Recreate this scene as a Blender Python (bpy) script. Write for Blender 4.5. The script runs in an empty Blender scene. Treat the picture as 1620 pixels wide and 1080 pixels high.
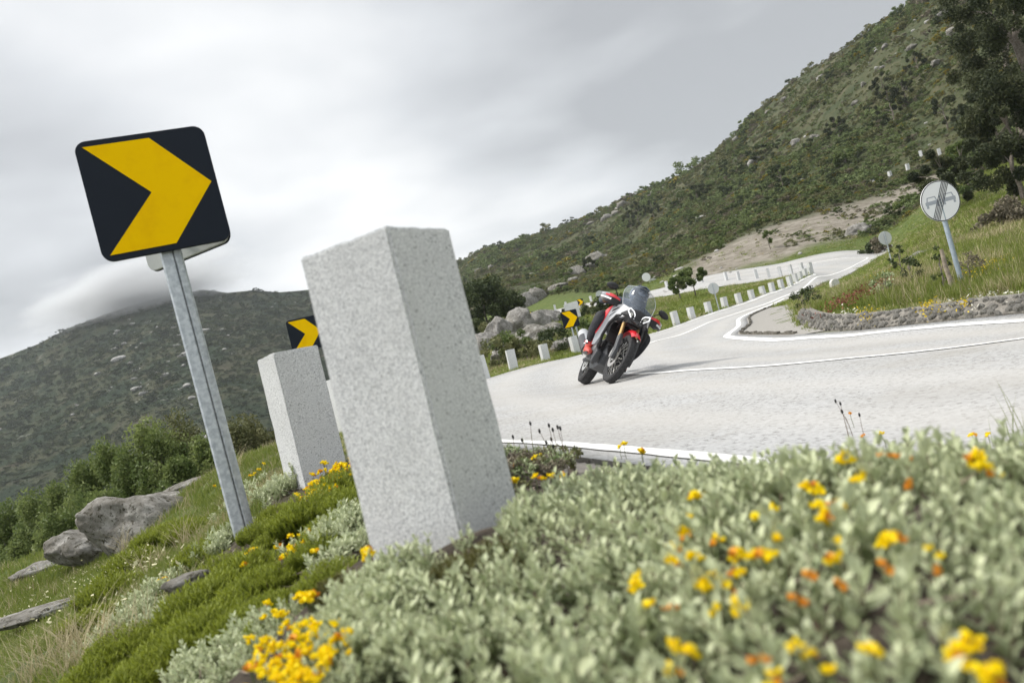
import bpy, bmesh, math, random
import numpy as np
from mathutils import Vector, Matrix, Euler, noise as mnoise

# ------------------------------------------------------------------ camera
SC = bpy.context.scene
COL = SC.collection
ROLL, PITCH, FPX = math.radians(14.0), math.atan(30 / 1260.0), 1260.0
cr, sr, cp, sp = math.cos(ROLL), math.sin(ROLL), math.cos(PITCH), math.sin(PITCH)
e1, e2, e3 = Vector((1, 0, 0)), Vector((0, -sp, cp)), Vector((0, cp, sp))
Rax, Uax = e1 * cr - e2 * sr, e1 * sr + e2 * cr
cam_d = bpy.data.cameras.new('camera')
cam = bpy.data.objects.new('camera', cam_d); COL.objects.link(cam)
cam.matrix_world = Matrix((( Rax.x, Uax.x, -e3.x, 0), (Rax.y, Uax.y, -e3.y, 0), (Rax.z, Uax.z, -e3.z, 0), (0, 0, 0, 1)))
cam_d.sensor_width, cam_d.lens = 36.0, 28.0
cam_d.clip_start, cam_d.clip_end = 0.05, 6000
cam_d.dof.use_dof, cam_d.dof.focus_distance, cam_d.dof.aperture_fstop = True, 9.0, 3.6
SC.camera = cam

# ------------------------------------------------------------------ sky, sun, exposure
SUN_EL, SUN_AZ = math.radians(52), math.radians(-80)      # azimuth measured from +Y towards +X
W = bpy.data.worlds.new('World'); SC.world = W; W.use_nodes = True
def sky_nodes():
    nt = W.node_tree; N = nt.nodes; L = nt.links; N.clear()
    out = N.new('ShaderNodeOutputWorld'); bg = N.new('ShaderNodeBackground'); bg.inputs['Strength'].default_value = 0.1
    sky = N.new('ShaderNodeTexSky'); sky.sky_type = 'NISHITA'; sky.sun_disc = False
    sky.sun_elevation = SUN_EL; sky.sun_rotation = SUN_AZ; sky.air_density = 1.0; sky.dust_density = 3.0
    tc = N.new('ShaderNodeTexCoord')
    sep = N.new('ShaderNodeSeparateXYZ'); L.new(tc.outputs['Generated'], sep.inputs[0])
    # project the direction on to a cloud layer: streets get thinner towards the horizon
    zc = N.new('ShaderNodeMath'); zc.operation = 'ADD'; zc.inputs[1].default_value = 0.16; L.new(sep.outputs['Z'], zc.inputs[0])
    zm = N.new('ShaderNodeMath'); zm.operation = 'MAXIMUM'; zm.inputs[1].default_value = 0.05; L.new(zc.outputs[0], zm.inputs[0])
    dv = N.new('ShaderNodeVectorMath'); dv.operation = 'DIVIDE'; cmb = N.new('ShaderNodeCombineXYZ')
    for k in range(3): L.new(zm.outputs[0], cmb.inputs[k])
    L.new(tc.outputs['Generated'], dv.inputs[0]); L.new(cmb.outputs[0], dv.inputs[1])
    def fbm(scale, detail, rough, off, dist=0.0):
        mp = N.new('ShaderNodeMapping'); mp.inputs['Location'].default_value = off
        L.new(dv.outputs[0], mp.inputs[0])
        n = N.new('ShaderNodeTexNoise'); n.inputs['Scale'].default_value = scale; n.inputs['Detail'].default_value = detail
        n.inputs['Roughness'].default_value = rough; n.inputs['Distortion'].default_value = dist
        L.new(mp.outputs[0], n.inputs['Vector']); return n.outputs['Fac']
    a = fbm(0.75, 3.0, 0.45, (5.3, 1.2, 0.0)); b = fbm(1.35, 4.0, 0.45, (1.7, 4.2, 0.0), 0.1)
    mx = N.new('ShaderNodeMath'); mx.operation = 'MULTIPLY_ADD'; L.new(b, mx.inputs[0]); mx.inputs[1].default_value = 0.55; 
    m2 = N.new('ShaderNodeMath'); m2.operation = 'MULTIPLY'; L.new(a, m2.inputs[0]); m2.inputs[1].default_value = 0.46
    # broad banks of thicker and thinner cloud
    acc = m2.outputs[0]
    for (px, py, width, amt) in ((640, 290, 0.30, 0.13), (1120, 20, 0.36, -0.13), (60, 110, 0.30, -0.05), (800, 385, 0.16, 0.05), (330, 420, 0.20, -0.05)):
        dx, up = px - 810.0, 540.0 - py; u, v_ = (dx * cr + up * sr) / FPX, (-dx * sr + up * cr) / FPX; d = Vector((u, cp - sp * v_, sp + cp * v_)).normalized()
        ds_ = N.new('ShaderNodeVectorMath'); ds_.operation = 'DISTANCE'; L.new(tc.outputs['Generated'], ds_.inputs[0]); ds_.inputs[1].default_value = d
        rg_ = N.new('ShaderNodeMapRange'); rg_.interpolation_type = 'SMOOTHERSTEP'; rg_.inputs['From Min'].default_value = 0; rg_.inputs['From Max'].default_value = width * 1.6; rg_.inputs['To Min'].default_value = amt; rg_.inputs['To Max'].default_value = 0; L.new(ds_.outputs['Value'], rg_.inputs['Value'])
        ad_ = N.new('ShaderNodeMath'); ad_.operation = 'ADD'; L.new(acc, ad_.inputs[0]); L.new(rg_.outputs[0], ad_.inputs[1]); acc = ad_.outputs[0]
    L.new(acc, mx.inputs[2])
    # underside of the cloud: thick streets are darker and bluer, thin ones bright
    rp = N.new('ShaderNodeValToRGB'); e = rp.color_ramp.elements
    e[0].position, e[0].color = 0.36, (1.95, 2.0, 2.05, 1)
    e[1].position, e[1].color = 0.70, (4.9, 4.9, 4.83, 1)
    m = rp.color_ramp.elements.new(0.50); m.color = (3.05, 3.12, 3.19, 1)
    L.new(mx.outputs[0], rp.inputs[0])
    # overcast sky: brighter towards the zenith
    zr = N.new('ShaderNodeMapRange'); zr.inputs['From Min'].default_value = 0.55; zr.inputs['From Max'].default_value = 0.95
    zr.inputs['To Min'].default_value = 1.0; zr.inputs['To Max'].default_value = 2.6; zr.interpolation_type = 'SMOOTHSTEP'; L.new(sep.outputs['Z'], zr.inputs['Value'])
    hz = N.new('ShaderNodeMapRange'); hz.inputs['From Min'].default_value = 0.0; hz.inputs['From Max'].default_value = 0.16
    hz.inputs['To Min'].default_value = 0.55; hz.inputs['To Max'].default_value = 0.0; L.new(sep.outputs['Z'], hz.inputs['Value'])
    mh = N.new('ShaderNodeMix'); mh.data_type = 'RGBA'; L.new(hz.outputs[0], mh.inputs['Factor'])
    L.new(rp.outputs[0], mh.inputs['A']); mh.inputs['B'].default_value = (3.6, 3.67, 3.72, 1)
    sc = N.new('ShaderNodeVectorMath'); sc.operation = 'SCALE'; L.new(mh.outputs['Result'], sc.inputs[0]); L.new(zr.outputs[0], sc.inputs['Scale'])
    mix = N.new('ShaderNodeMix'); mix.data_type = 'RGBA'; mix.inputs['Factor'].default_value = 0.94
    L.new(sky.outputs[0], mix.inputs['A']); L.new(sc.outputs[0], mix.inputs['B'])
    L.new(mix.outputs['Result'], bg.inputs['Color']); L.new(bg.outputs[0], out.inputs['Surface'])
sky_nodes()
sun_d = bpy.data.lights.new('sun', 'SUN'); sun_d.energy = 1.5; sun_d.angle = math.radians(11); sun_d.color = (1.0, 0.95, 0.87)
sun = bpy.data.objects.new('sun', sun_d); COL.objects.link(sun)
sdir = Vector((math.sin(SUN_AZ) * math.cos(SUN_EL), math.cos(SUN_AZ) * math.cos(SUN_EL), math.sin(SUN_EL)))
sun.rotation_euler = sdir.to_track_quat('Z', 'Y').to_euler(); sun.location = sdir * 50
SC.view_settings.view_transform = 'Standard'; SC.view_settings.look = 'None'
SC.view_settings.exposure = 1.32; SC.view_settings.gamma = 1.0; SC.view_settings.use_curve_mapping = False
SC.render.engine = 'CYCLES'
SC.cycles.max_bounces = 8; SC.cycles.volume_bounces = 1; SC.cycles.transparent_max_bounces = 12
SC.cycles.use_denoising = True

random.seed(7); RNG = np.random.default_rng(11)

# ------------------------------------------------------------------ helpers
def P(px, py, Y):
    """The point that lies Y metres ahead of the camera on the line of sight of photo pixel (px, py)."""
    dx, up = px - 810.0, 540.0 - py
    u, v = (dx * cr + up * sr) / FPX, (-dx * sr + up * cr) / FPX
    d = Vector((u, cp - sp * v, sp + cp * v)); return d * (Y / d.y)

def tag(o, label=None, cat=None, group=None, kind=None):
    if label: o['label'] = label
    if cat: o['category'] = cat
    if group: o['group'] = group
    if kind: o['kind'] = kind
    return o
def empty(name, loc=(0, 0, 0), rz=0.0, label=None, cat=None, group=None):
    o = bpy.data.objects.new(name, None); COL.objects.link(o); o.location = loc; o.rotation_euler = (0, 0, rz)
    o.empty_display_size = 0.2
    return tag(o, label, cat, group)
def link(name, me, mat=None, parent=None):
    if mat is not None and not me.materials: me.materials.append(mat)
    o = bpy.data.objects.new(name, me); COL.objects.link(o)
    if parent is not None: o.parent = parent
    return o
def copy_tree(o, parent=None, mat=None):
    c = o.copy(); COL.objects.link(c)
    if parent is not None: c.parent = parent
    for ch in list(o.children): copy_tree(ch, c)
    return c

def np_mesh(name, V, F, mat=None, smooth=False, attrs=None, mat_idx=None):
    """V (n,3) array; F an (m,k) array or a list of index tuples"""
    me = bpy.data.meshes.new(name)
    V = np.asarray(V, dtype=np.float32)
    if isinstance(F, np.ndarray):
        m, k = F.shape
        me.vertices.add(len(V)); me.vertices.foreach_set('co', V.ravel())
        me.loops.add(m * k); me.loops.foreach_set('vertex_index', F.astype(np.int32).ravel())
        me.polygons.add(m); me.polygons.foreach_set('loop_start', np.arange(0, m * k, k, dtype=np.int32))
        try: me.polygons.foreach_set('loop_total', np.full(m, k, dtype=np.int32))
        except Exception: pass
        me.update(calc_edges=True)
    else:
        me.from_pydata([tuple(v) for v in V.tolist()], [], F)
    if attrs:
        for an, arr in attrs.items():
            arr = np.asarray(arr, dtype=np.float32)
            if arr.ndim == 1:
                at = me.attributes.new(an, 'FLOAT', 'POINT'); at.data.foreach_set('value', arr)
            else:
                at = me.attributes.new(an, 'FLOAT_COLOR', 'POINT'); at.data.foreach_set('color', arr.ravel())
    if smooth: me.polygons.foreach_set('use_smooth', np.ones(len(me.polygons), dtype=bool))
    if mat is not None:
        for mm in (mat if isinstance(mat, (list, tuple)) else [mat]): me.materials.append(mm)
    if mat_idx is not None: me.polygons.foreach_set('material_index', np.asarray(mat_idx, dtype=np.int32))
    me.validate(); me.update()
    return me

class MB:
    """collects shapes and links them as one mesh object"""
    def __init__(s): s.v, s.f = [], []
    def add(s, V, F):
        n = len(s.v); s.v += [tuple(x) for x in V]; s.f += [tuple(i + n for i in f) for f in F]; return s
    def box(s, c, d, rot=None):
        x, y, z = (q / 2 for q in d)
        V = [Vector(p) for p in ((-x, -y, -z), (x, -y, -z), (x, y, -z), (-x, y, -z), (-x, -y, z), (x, -y, z), (x, y, z), (-x, y, z))]
        if rot is not None: R = Euler(rot).to_matrix(); V = [R @ p for p in V]
        return s.add([p + Vector(c) for p in V], [(3, 2, 1, 0), (4, 5, 6, 7), (0, 1, 5, 4), (1, 2, 6, 5), (2, 3, 7, 6), (3, 0, 4, 7)])
    def tube(s, pts, r, n=10, caps=True, flat=1.0):
        pts = [Vector(p) for p in pts]; rs = r if isinstance(r, (list, tuple)) else [r] * len(pts)
        V, F = [], []; ref = None
        for i, p in enumerate(pts):
            t = (pts[min(i + 1, len(pts) - 1)] - pts[max(i - 1, 0)]).normalized()
            if ref is None: ref = Vector((0, 0, 1)) if abs(t.z) < 0.9 else Vector((1, 0, 0))
            a = (ref - t * ref.dot(t)).normalized(); b = t.cross(a); ref = a
            for k in range(n):
                q = 2 * math.pi * k / n; V.append(p + (a * math.cos(q) * flat + b * math.sin(q)) * rs[i])
        for i in range(len(pts) - 1):
            for k in range(n):
                F.append((i * n + k, i * n + (k + 1) % n, (i + 1) * n + (k + 1) % n, (i + 1) * n + k))
        if caps: F.append(tuple(range(n - 1, -1, -1))); F.append(tuple((len(pts) - 1) * n + k for k in range(n)))
        return s.add(V, F)
    def prism(s, poly, off):
        """polygon in 3D extruded by a vector"""
        off = Vector(off); n = len(poly); V = [Vector(p) for p in poly]; V += [p + off for p in V]
        F = [tuple(range(n - 1, -1, -1)), tuple(range(n, 2 * n))] + [(i, (i + 1) % n, n + (i + 1) % n, n + i) for i in range(n)]
        return s.add(V, F)
    def ring(s, prof, c, axis='y', n=40, close=True):
        """a profile of (radius, offset along axis) turned about the axis through c"""
        c = Vector(c); V, F = [], []; m = len(prof)
        for k in range(n):
            q = 2 * math.pi * k / n
            for (r, o) in prof:
                if axis == 'y': V.append(c + Vector((math.cos(q) * r, o, math.sin(q) * r)))
                elif axis == 'z': V.append(c + Vector((math.cos(q) * r, math.sin(q) * r, o)))
                else: V.append(c + Vector((o, math.cos(q) * r, math.sin(q) * r)))
        for k in range(n):
            for i in range(m if close else m - 1):
                j = (i + 1) % m; k2 = (k + 1) % n
                F.append((k * m + i, k2 * m + i, k2 * m + j, k * m + j))
        return s.add(V, F)
    def loft(s, secs, caps=True):
        """list of closed sections with the same number of points"""
        n = len(secs[0]); V = [p for sec in secs for p in sec]; F = []
        for i in range(len(secs) - 1):
            for k in range(n): F.append((i * n + k, i * n + (k + 1) % n, (i + 1) * n + (k + 1) % n, (i + 1) * n + k))
        if caps: F.append(tuple(range(n - 1, -1, -1))); F.append(tuple((len(secs) - 1) * n + k for k in range(n)))
        return s.add(V, F)
    def mesh(s, name, mat=None, smooth=False, bevel=0.0, seg=2, subdiv=0, xf=None):
        bm = bmesh.new(); vs = [bm.verts.new(v) for v in s.v]
        for f in s.f:
            try: bm.faces.new([vs[i] for i in f])
            except ValueError: pass
        if xf is not None: bmesh.ops.transform(bm, matrix=xf, verts=bm.verts)
        bmesh.ops.recalc_face_normals(bm, faces=bm.faces)
        if bevel > 0:
            es = [e for e in bm.edges if len(e.link_faces) == 2 and e.calc_face_angle(0) > 0.45]
            bmesh.ops.bevel(bm, geom=es, offset=bevel, segments=seg, affect='EDGES', profile=0.5, clamp_overlap=True)
        for k in range(subdiv): bmesh.ops.subdivide_edges(bm, edges=bm.edges, cuts=1, use_grid_fill=True, smooth=0.5)
        me = bpy.data.meshes.new(name); bm.to_mesh(me); bm.free()
        if smooth:
            me.polygons.foreach_set('use_smooth', np.ones(len(me.polygons), dtype=bool))
            try: me.set_sharp_from_angle(angle=math.radians(42))
            except Exception: pass
        if mat is not None: me.materials.append(mat)
        return me
    def build(s, name, mat, parent=None, **kw): return link(name, s.mesh(name, mat, **kw), None, parent)

# ------------------------------------------------------------------ materials
def mat(name, col, rough=0.6, metal=0.0, spec=0.5, noise=None, bump=None, col2=None, tint=None, alpha=1.0, coat=0.0, trans=0.0, coord='Object', stops=None, ramp=(0.35, 0.65), sheen=0.0, sss=None, translucent=0.0):
    """noise = (scale, detail) mixes col with col2; bump = (scale, strength, distance); tint = attribute name that mixes col with col2"""
    m = bpy.data.materials.new(name); m.use_nodes = True; nt = m.node_tree; N, L = nt.nodes, nt.links
    b = N['Principled BSDF']; b.inputs['Roughness'].default_value = rough; b.inputs['Metallic'].default_value = metal
    b.inputs['Specular IOR Level'].default_value = spec; b.inputs['Base Color'].default_value = (*col, 1)
    b.inputs['Coat Weight'].default_value = coat; b.inputs['Transmission Weight'].default_value = trans
    b.inputs['Alpha'].default_value = alpha
    tc = N.new('ShaderNodeTexCoord')
    if noise or tint:
        mx = N.new('ShaderNodeMix'); mx.data_type = 'RGBA'; mx.inputs['A'].default_value = (*col, 1); mx.inputs['B'].default_value = (*(col2 or col), 1)
        L.new(mx.outputs['Result'], b.inputs['Base Color'])
        if tint:
            at = N.new('ShaderNodeAttribute'); at.attribute_name = tint; L.new(at.outputs['Fac'], mx.inputs['Factor'])
        else:
            n = N.new('ShaderNodeTexNoise'); n.inputs['Scale'].default_value = noise[0]; n.inputs['Detail'].default_value = noise[1]
            n.inputs['Roughness'].default_value = 0.6
            L.new(tc.outputs[coord], n.inputs['Vector'])
            r = N.new('ShaderNodeMapRange'); r.inputs['From Min'].default_value, r.inputs['From Max'].default_value = ramp
            L.new(n.outputs['Fac'], r.inputs['Value']); L.new(r.outputs[0], mx.inputs['Factor'])
    if bump:
        n = N.new('ShaderNodeTexNoise'); n.inputs['Scale'].default_value = bump[0]; n.inputs['Detail'].default_value = 4
        L.new(tc.outputs[coord], n.inputs['Vector'])
        bp = N.new('ShaderNodeBump'); bp.inputs['Strength'].default_value = bump[1]; bp.inputs['Distance'].default_value = bump[2]
        L.new(n.outputs['Fac'], bp.inputs['Height']); L.new(bp.outputs[0], b.inputs['Normal'])
    if translucent > 0:
        tr = N.new('ShaderNodeBsdfTranslucent'); ms = N.new('ShaderNodeMixShader'); ms.inputs[0].default_value = translucent
        src = b.inputs['Base Color'].links[0].from_socket if b.inputs['Base Color'].links else None
        if src: L.new(src, tr.inputs['Color'])
        else: tr.inputs['Color'].default_value = (*col, 1)
        L.new(b.outputs[0], ms.inputs[1]); L.new(tr.outputs[0], ms.inputs[2]); L.new(ms.outputs[0], N['Material Output'].inputs['Surface'])
    return m
# ------------------------------------------------------------------ terrain height
CP = [  # photo pixel and distance ahead: points of the ground whose place is known
 # road
 (766.7,602,20.5),(911,564,28),(1058,520,35),(1138,491,40),(1213,464,46),(1264,445.5,50.5),(1285,436,52.5),
 (800,700,5.6),(990,715,3.77),
 (1144,532,21),(1178.5,503,30),(1223,482.6,38),(1264,464.5,44),(1320,442.5,52),(1365,420,60),(1405.6,397,68),
 (1223,542.6,13.4),(1340,536.5,10.7),(1620,513,8.0),
 (995,588,12.2),(1100,588,9.15),(1340,571,7.1),(1620,540,6.15),
 (1040,540,22),(1121.5,511,31),(1213,478.5,41),(1264,458,47),
 (1403,393.5,72),(1340,403,73),(1233,424.5,76),
 (1160,445,74),(1060,463,80),(950,480,92),(890,492,100),(830,508,112),
 (930,610,11.9),(968,609,10.4),
 # near bank, left slope
 (388,852,4.04),(0,1080,4.0),(200,1000,3.5),(385,1080,1.8),(560,1080,1.2),(60,893,11),(0,905,12),(420,722,8),(540,692,9),(150,895,9),(300,850,6.5),(330,760,9),
 (610,892,1.9),(728,855,1.72),(442,795,4.3),
 # island bank on the right
 (1526,452,12),(1521,497,9.6),(1620,486,8.7),(1433,503,10.8),(1361,508,12),(1282,503,15.5),
 (1330,463,26),(1300,484,22),(1400,425,40),(1500,352,45),(1600,325,45),(1600,400,20),(1450,420,22),
 # ground between the legs and outer verge
 (1100,470,60),(1180,455,60),(980,495,50),(900,520,50),(830,545,40),(780,560,38),(800,530,60),(860,510,75),
 # lower hillside
 (1300,330,105),(1200,370,100),(1100,415,98),(1437,264,125),(1560,230,110),(1000,440,120),(900,460,130),(1620,250,70),(1480,310,75),
 (800,455,190),(740,470,220),
]
CPX = [  # x, y, z
 (1.0,2.1,-.60),(1.8,.8,-.68),(3.2,-.8,-.80),(6,-2.6,-1.0),(8,4.5,-1.1),(12,3.2,-1.3),(6.5,1,-1.02),(20,2,-1.8),(2.2,2.4,-.70),
 (0,.8,-.385),(.08,.62,-.37),(.26,.5,-.37),(.2,1.0,-.36),(.3,1.3,-.345),(.24,1.6,-.37),(.44,1.15,-.33),(.49,.85,-.335),(.75,.9,-.365),(.85,1.25,-.43),(1.0,.6,-.41),(.55,1.6,-.43),(.3,2.2,-.46),(0,1.9,-.39),(.02,2.6,-.43),(-.1,1.2,-.40),(.6,.3,-.41),(1.25,1.3,-.58),(1.3,.2,-.55),
 (-1.55,11,-.36),(-1.6,14,-.36),(-1.1,8,-.38),(0.3,8,-.53),
 (-.2,1.8,-.37),(-1.25,4.2,-.36),(-1.9,6.8,-.36),(-2.3,9.5,-.36),(-2.5,13,-.40),(-2.1,17,-.42),
 (0,0,-.42),(-1,0,-.62),(.5,-1,-.5),(-2,-2,-1.1),(2,-4,-.9),(-6,0,-2.6),(-5,-6,-2.6),(-12,-12,-6),(10,-12,-3),(30,-10,-3),(0,-30,-4),(-30,-30,-14),
 (-7,6,-2.1),(-12,14,-3.6),(-20,20,-7.5),(-30,40,-13),(-60,80,-24),(-120,200,-45),(-160,350,-55),(-15,5,-5.5),(-35,5,-16),(-80,0,-32),(-200,100,-55),(-300,300,-65),
 (-4.2,14,-1.1),(-7,20,-3.2),(-7,30,-3.2),(-10,45,-4.0),(-6.5,60,-1.5),(-18,70,-7),(-30,120,-14),(-12,95,2.0),(-60,300,-30),
 (30,15,-.5),(40,30,2.2),(60,20,3),(100,60,24),(60,60,10),(150,20,30),(200,120,70),(120,-40,10),(300,0,60),
]
def cw(x, y): return math.hypot(x, y)
ridge = [(720,425,700),(800,398,640),(860,372,570),(930,345,500),(990,320,450),(1050,297,410),(1130,250,375),(1200,190,350),(1280,120,320),(1400,45,285),(1480,3,262),(1560,-60,240),(1640,-120,225)]
pts = [tuple(P(*c)) for c in CP] + CPX
for c in ridge:
    p = P(*c); pts.append(tuple(p)); pts.append((p.x * 1.35, p.y * 1.35, p.z * 0.95)); pts.append((p.x * 2.2, p.y * 2.2, p.z * 0.6))
for c in [(1000,380,270),(1150,310,220),(1300,215,190),(1450,120,165),(880,420,330),(1560,60,140)]: pts.append(tuple(P(*c)))
CPA = np.array(pts)
def warp(xy):
    r = np.hypot(xy[:, 0], xy[:, 1]) + 1e-9
    return xy * (np.log1p(r / 2.0) / r)[:, None], r
def phi(d2): return 0.5 * d2 * np.log(d2 + 1e-12)
_q, _r = warp(CPA[:, :2]); _t = CPA[:, 2] / (_r + 1.5)
def _solve():
    n = len(_q); d2 = ((_q[:, None] - _q[None]) ** 2).sum(-1)
    A = np.zeros((n + 3, n + 3)); A[:n, :n] = phi(d2) + np.eye(n) * 4e-4
    A[:n, n] = 1; A[:n, n + 1:] = _q; A[n:, :n] = A[:n, n:].T
    return np.linalg.solve(A, np.concatenate([_t, np.zeros(3)]))
_w = _solve()
def H(x, y):
    xy = np.stack([np.atleast_1d(np.asarray(x, float)).ravel(), np.atleast_1d(np.asarray(y, float)).ravel()], 1)
    out = np.empty(len(xy))
    for i in range(0, len(xy), 20000):
        q, r = warp(xy[i:i + 20000]); d2 = ((q[:, None] - _q[None]) ** 2).sum(-1)
        t = phi(d2) @ _w[:-3] + _w[-3] + q @ _w[-2:]
        out[i:i + 20000] = t * (r + 1.5)
    return out
_ang = RNG.uniform(0, 2 * math.pi, 26); _fr = 2 * math.pi / np.geomspace(5, 60, 26); _ph = RNG.uniform(0, 6.28, 26); _am = 1 / _fr
def rough_land(x, y):
    """humps and gullies of the open hillside, none near the road"""
    r = np.hypot(x, y); o = np.zeros_like(r)
    for a, f, p, m in zip(_ang, _fr, _ph, _am): o += m * 0.02 * np.sin((x * math.cos(a) + y * math.sin(a)) * f + p)
    k = np.clip((r - 90) / 90, 0, 1); k = k * k * (3 - 2 * k)
    return o * k * 1.7
def HN(x, y):
    x = np.atleast_1d(np.asarray(x, float)); y = np.atleast_1d(np.asarray(y, float)); return H(x, y) + rough_land(x, y)
def h1(x, y): return float(HN([x], [y])[0])
def on_ground(px, py, off=0.0, ymin=0.3, ymax=900):
    """where the line of sight of a photo pixel first meets the ground (raised by off)"""
    Y = np.geomspace(ymin, ymax, 900); d = P(px, py, 1.0)
    z = HN(d.x * Y, Y) + off; under = np.where(d.z * Y <= z)[0]
    if len(under) == 0: return None
    y = Y[under[0]]
    if under[0] > 0:
        a = Y[under[0] - 1]
        for _ in range(12):
            m = (a + y) / 2
            if d.z * m <= h1(d.x * m, m) + off: y = m
            else: a = m
    return Vector((d.x * y, y, h1(d.x * y, y)))

# ------------------------------------------------------------------ road plan
def xy(px, py, Y): p = P(px, py, Y); return (p.x, p.y)
OUT = [(14,-4.6),(6,-2.7),(3.3,-.95),(1.62,.62),(.84,1.92),(.12,3.5),(-.56,5.4),(-1.15,8.1),(-1.5,11),(-1.6,14),(-1.35,17.5),
       xy(766.7,602,20.5),xy(835,585,24),xy(911,564,28),xy(985,542,31.5),xy(1058,520,35),xy(1138,491,40),xy(1213,464,46),xy(1264,444,50.5),
       xy(1284,433,53),xy(1279,430,56.5),xy(1230,435,63),xy(1160,449,70),xy(1060,466,76),xy(950,484,88),xy(890,496,97),xy(840,508,109),xy(800,521,120)]
INN = [(22,1.0),(12,3.6),(7.6,5.7),(5.45,8.0),(4.75,10.7),(4.62,13.6),(4.9,17),(5.7,20.6),
       (7.3,25),xy(1183,504,30),xy(1203,494,34),xy(1230,483,38),xy(1271,467,44),xy(1327,446.5,52),xy(1375,417,61),
       xy(1408,397,69),xy(1407,393.5,73),xy(1340,402,76),xy(1233,424,79),xy(1160,441,82),xy(1060,459,87),xy(950,477,97),xy(890,488,106),xy(840,499,118),xy(800,511,130)]
def spline(pts, n):
    """Catmull-Rom through pts, resampled to n points evenly spaced by chord"""
    p = np.array(pts, float); p = np.vstack([2 * p[0] - p[1], p, 2 * p[-1] - p[-2]]); o = []
    for i in range(1, len(p) - 2):
        d = [max(1e-6, np.linalg.norm(p[k + 1] - p[k]) ** 0.5) for k in (i - 1, i, i + 1)]
        t0, t1 = 0, d[0]; t2 = t1 + d[1]; t3 = t2 + d[2]
        for t in np.linspace(t1, t2, 24, endpoint=False):
            A1 = (t1 - t) / (t1 - t0) * p[i - 1] + (t - t0) / (t1 - t0) * p[i]; A2 = (t2 - t) / (t2 - t1) * p[i] + (t - t1) / (t2 - t1) * p[i + 1]
            A3 = (t3 - t) / (t3 - t2) * p[i + 1] + (t - t2) / (t3 - t2) * p[i + 2]
            B1 = (t2 - t) / (t2 - t0) * A1 + (t - t0) / (t2 - t0) * A2; B2 = (t3 - t) / (t3 - t1) * A2 + (t - t1) / (t3 - t1) * A3
            o.append((t2 - t) / (t2 - t1) * B1 + (t - t1) / (t2 - t1) * B2)
    o.append(p[-2]); o = np.array(o)
    if n is None: return o
    s = np.concatenate([[0], np.cumsum(np.hypot(*np.diff(o, axis=0).T))]); q = np.linspace(0, s[-1], n)
    return np.stack([np.interp(q, s, o[:, 0]), np.interp(q, s, o[:, 1])], 1)
def spline_nodes(pts, keys, marks):
    """spline through pts resampled so that node keys[i] lands on parameter marks[i]"""
    o = spline(pts, None); s = np.concatenate([[0], np.cumsum(np.hypot(*np.diff(o, axis=0).T))]); idx = [min(k * 24, len(o) - 1) for k in keys]
    q = np.interp(np.linspace(0, 1, 900), marks, s[idx]); return np.stack([np.interp(q, s, o[:, 0]), np.interp(q, s, o[:, 1])], 1)
MARK = [0, .09, .20, .34, .45, .58, .68, .78, 1.0]
OC = spline_nodes(OUT, [0, 3, 6, 10, 13, 17, 19, 21, 27], MARK)
IC = spline_nodes(INN, [0, 2, 4, 7, 9, 12, 15, 17, 24], MARK)
ROADPOLY = np.vstack([OC, IC[::-1]])
def inside(x, y, poly):
    x = np.asarray(x, float); y = np.asarray(y, float); c = np.zeros(x.shape, bool); n = len(poly); j = n - 1
    for i in range(n):
        xi, yi = poly[i]; xj, yj = poly[j]
        if yi != yj:
            m = ((yi > y) != (yj > y)) & (x < (xj - xi) * (y - yi) / (yj - yi) + xi); c ^= m
        j = i
    return c
ROADP = ROADPOLY[::3]
def road_dist(x, y):
    """distance to the nearest road edge (chunks)"""
    q = np.vstack([OC[::3], IC[::3]]); o = np.empty(len(x))
    for i in range(0, len(x), 20000): o[i:i + 20000] = np.sqrt(((np.stack([x, y], 1)[i:i + 20000, None] - q[None]) ** 2).sum(-1).min(1))
    return o
def line_strip(name, curve, width, mat_, lift, par=None, taper=None):
    c = np.asarray(curve); t = np.gradient(c, axis=0); t /= np.linalg.norm(t, axis=1)[:, None]; nrm = np.stack([-t[:, 1], t[:, 0]], 1)
    w = np.asarray(width if taper is None else taper)[:, None] if taper is not None else width
    k = np.linspace(-0.5, 0.5, 4); V = np.concatenate([np.stack([c + nrm * (w * q) for q in k], 1).reshape(-1, 2)])
    z = H(V[:, 0], V[:, 1]) + lift; n = len(c); i = np.arange(n - 1)[:, None] * 4 + np.arange(3)[None]
    F = np.stack([i, i + 1, i + 5, i + 4], -1).reshape(-1, 4)
    return link(name, np_mesh(name, np.column_stack([V, z]), F, mat_), None, par)

# zones in plan
TOE = [xy(1620,507,8.45),xy(1511,518,9.35),xy(1420,526,10.3),xy(1355.6,531,11.3),xy(1309,532,12.4),xy(1272,524,14.6),xy(1262,512,16.8),xy(1272,500,19.2)]
TOE_OFF = [(12.5,4.6),(8.2,6.6)]
toe = spline(TOE_OFF + TOE, 160)
APRON_B = [xy(1272,500,19.2),xy(1262,490,23),xy(1256,482,28),xy(1250,475,35)]
BARE = [on_ground(*p) for p in [(1040,462),(1090,415),(1180,372),(1300,335),(1450,285),(1530,255),(1545,275),(1470,312),(1400,345),(1310,385),(1220,415),(1120,440)]]
BARE = np.array([(p.x, p.y) for p in BARE if p is not None])
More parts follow.
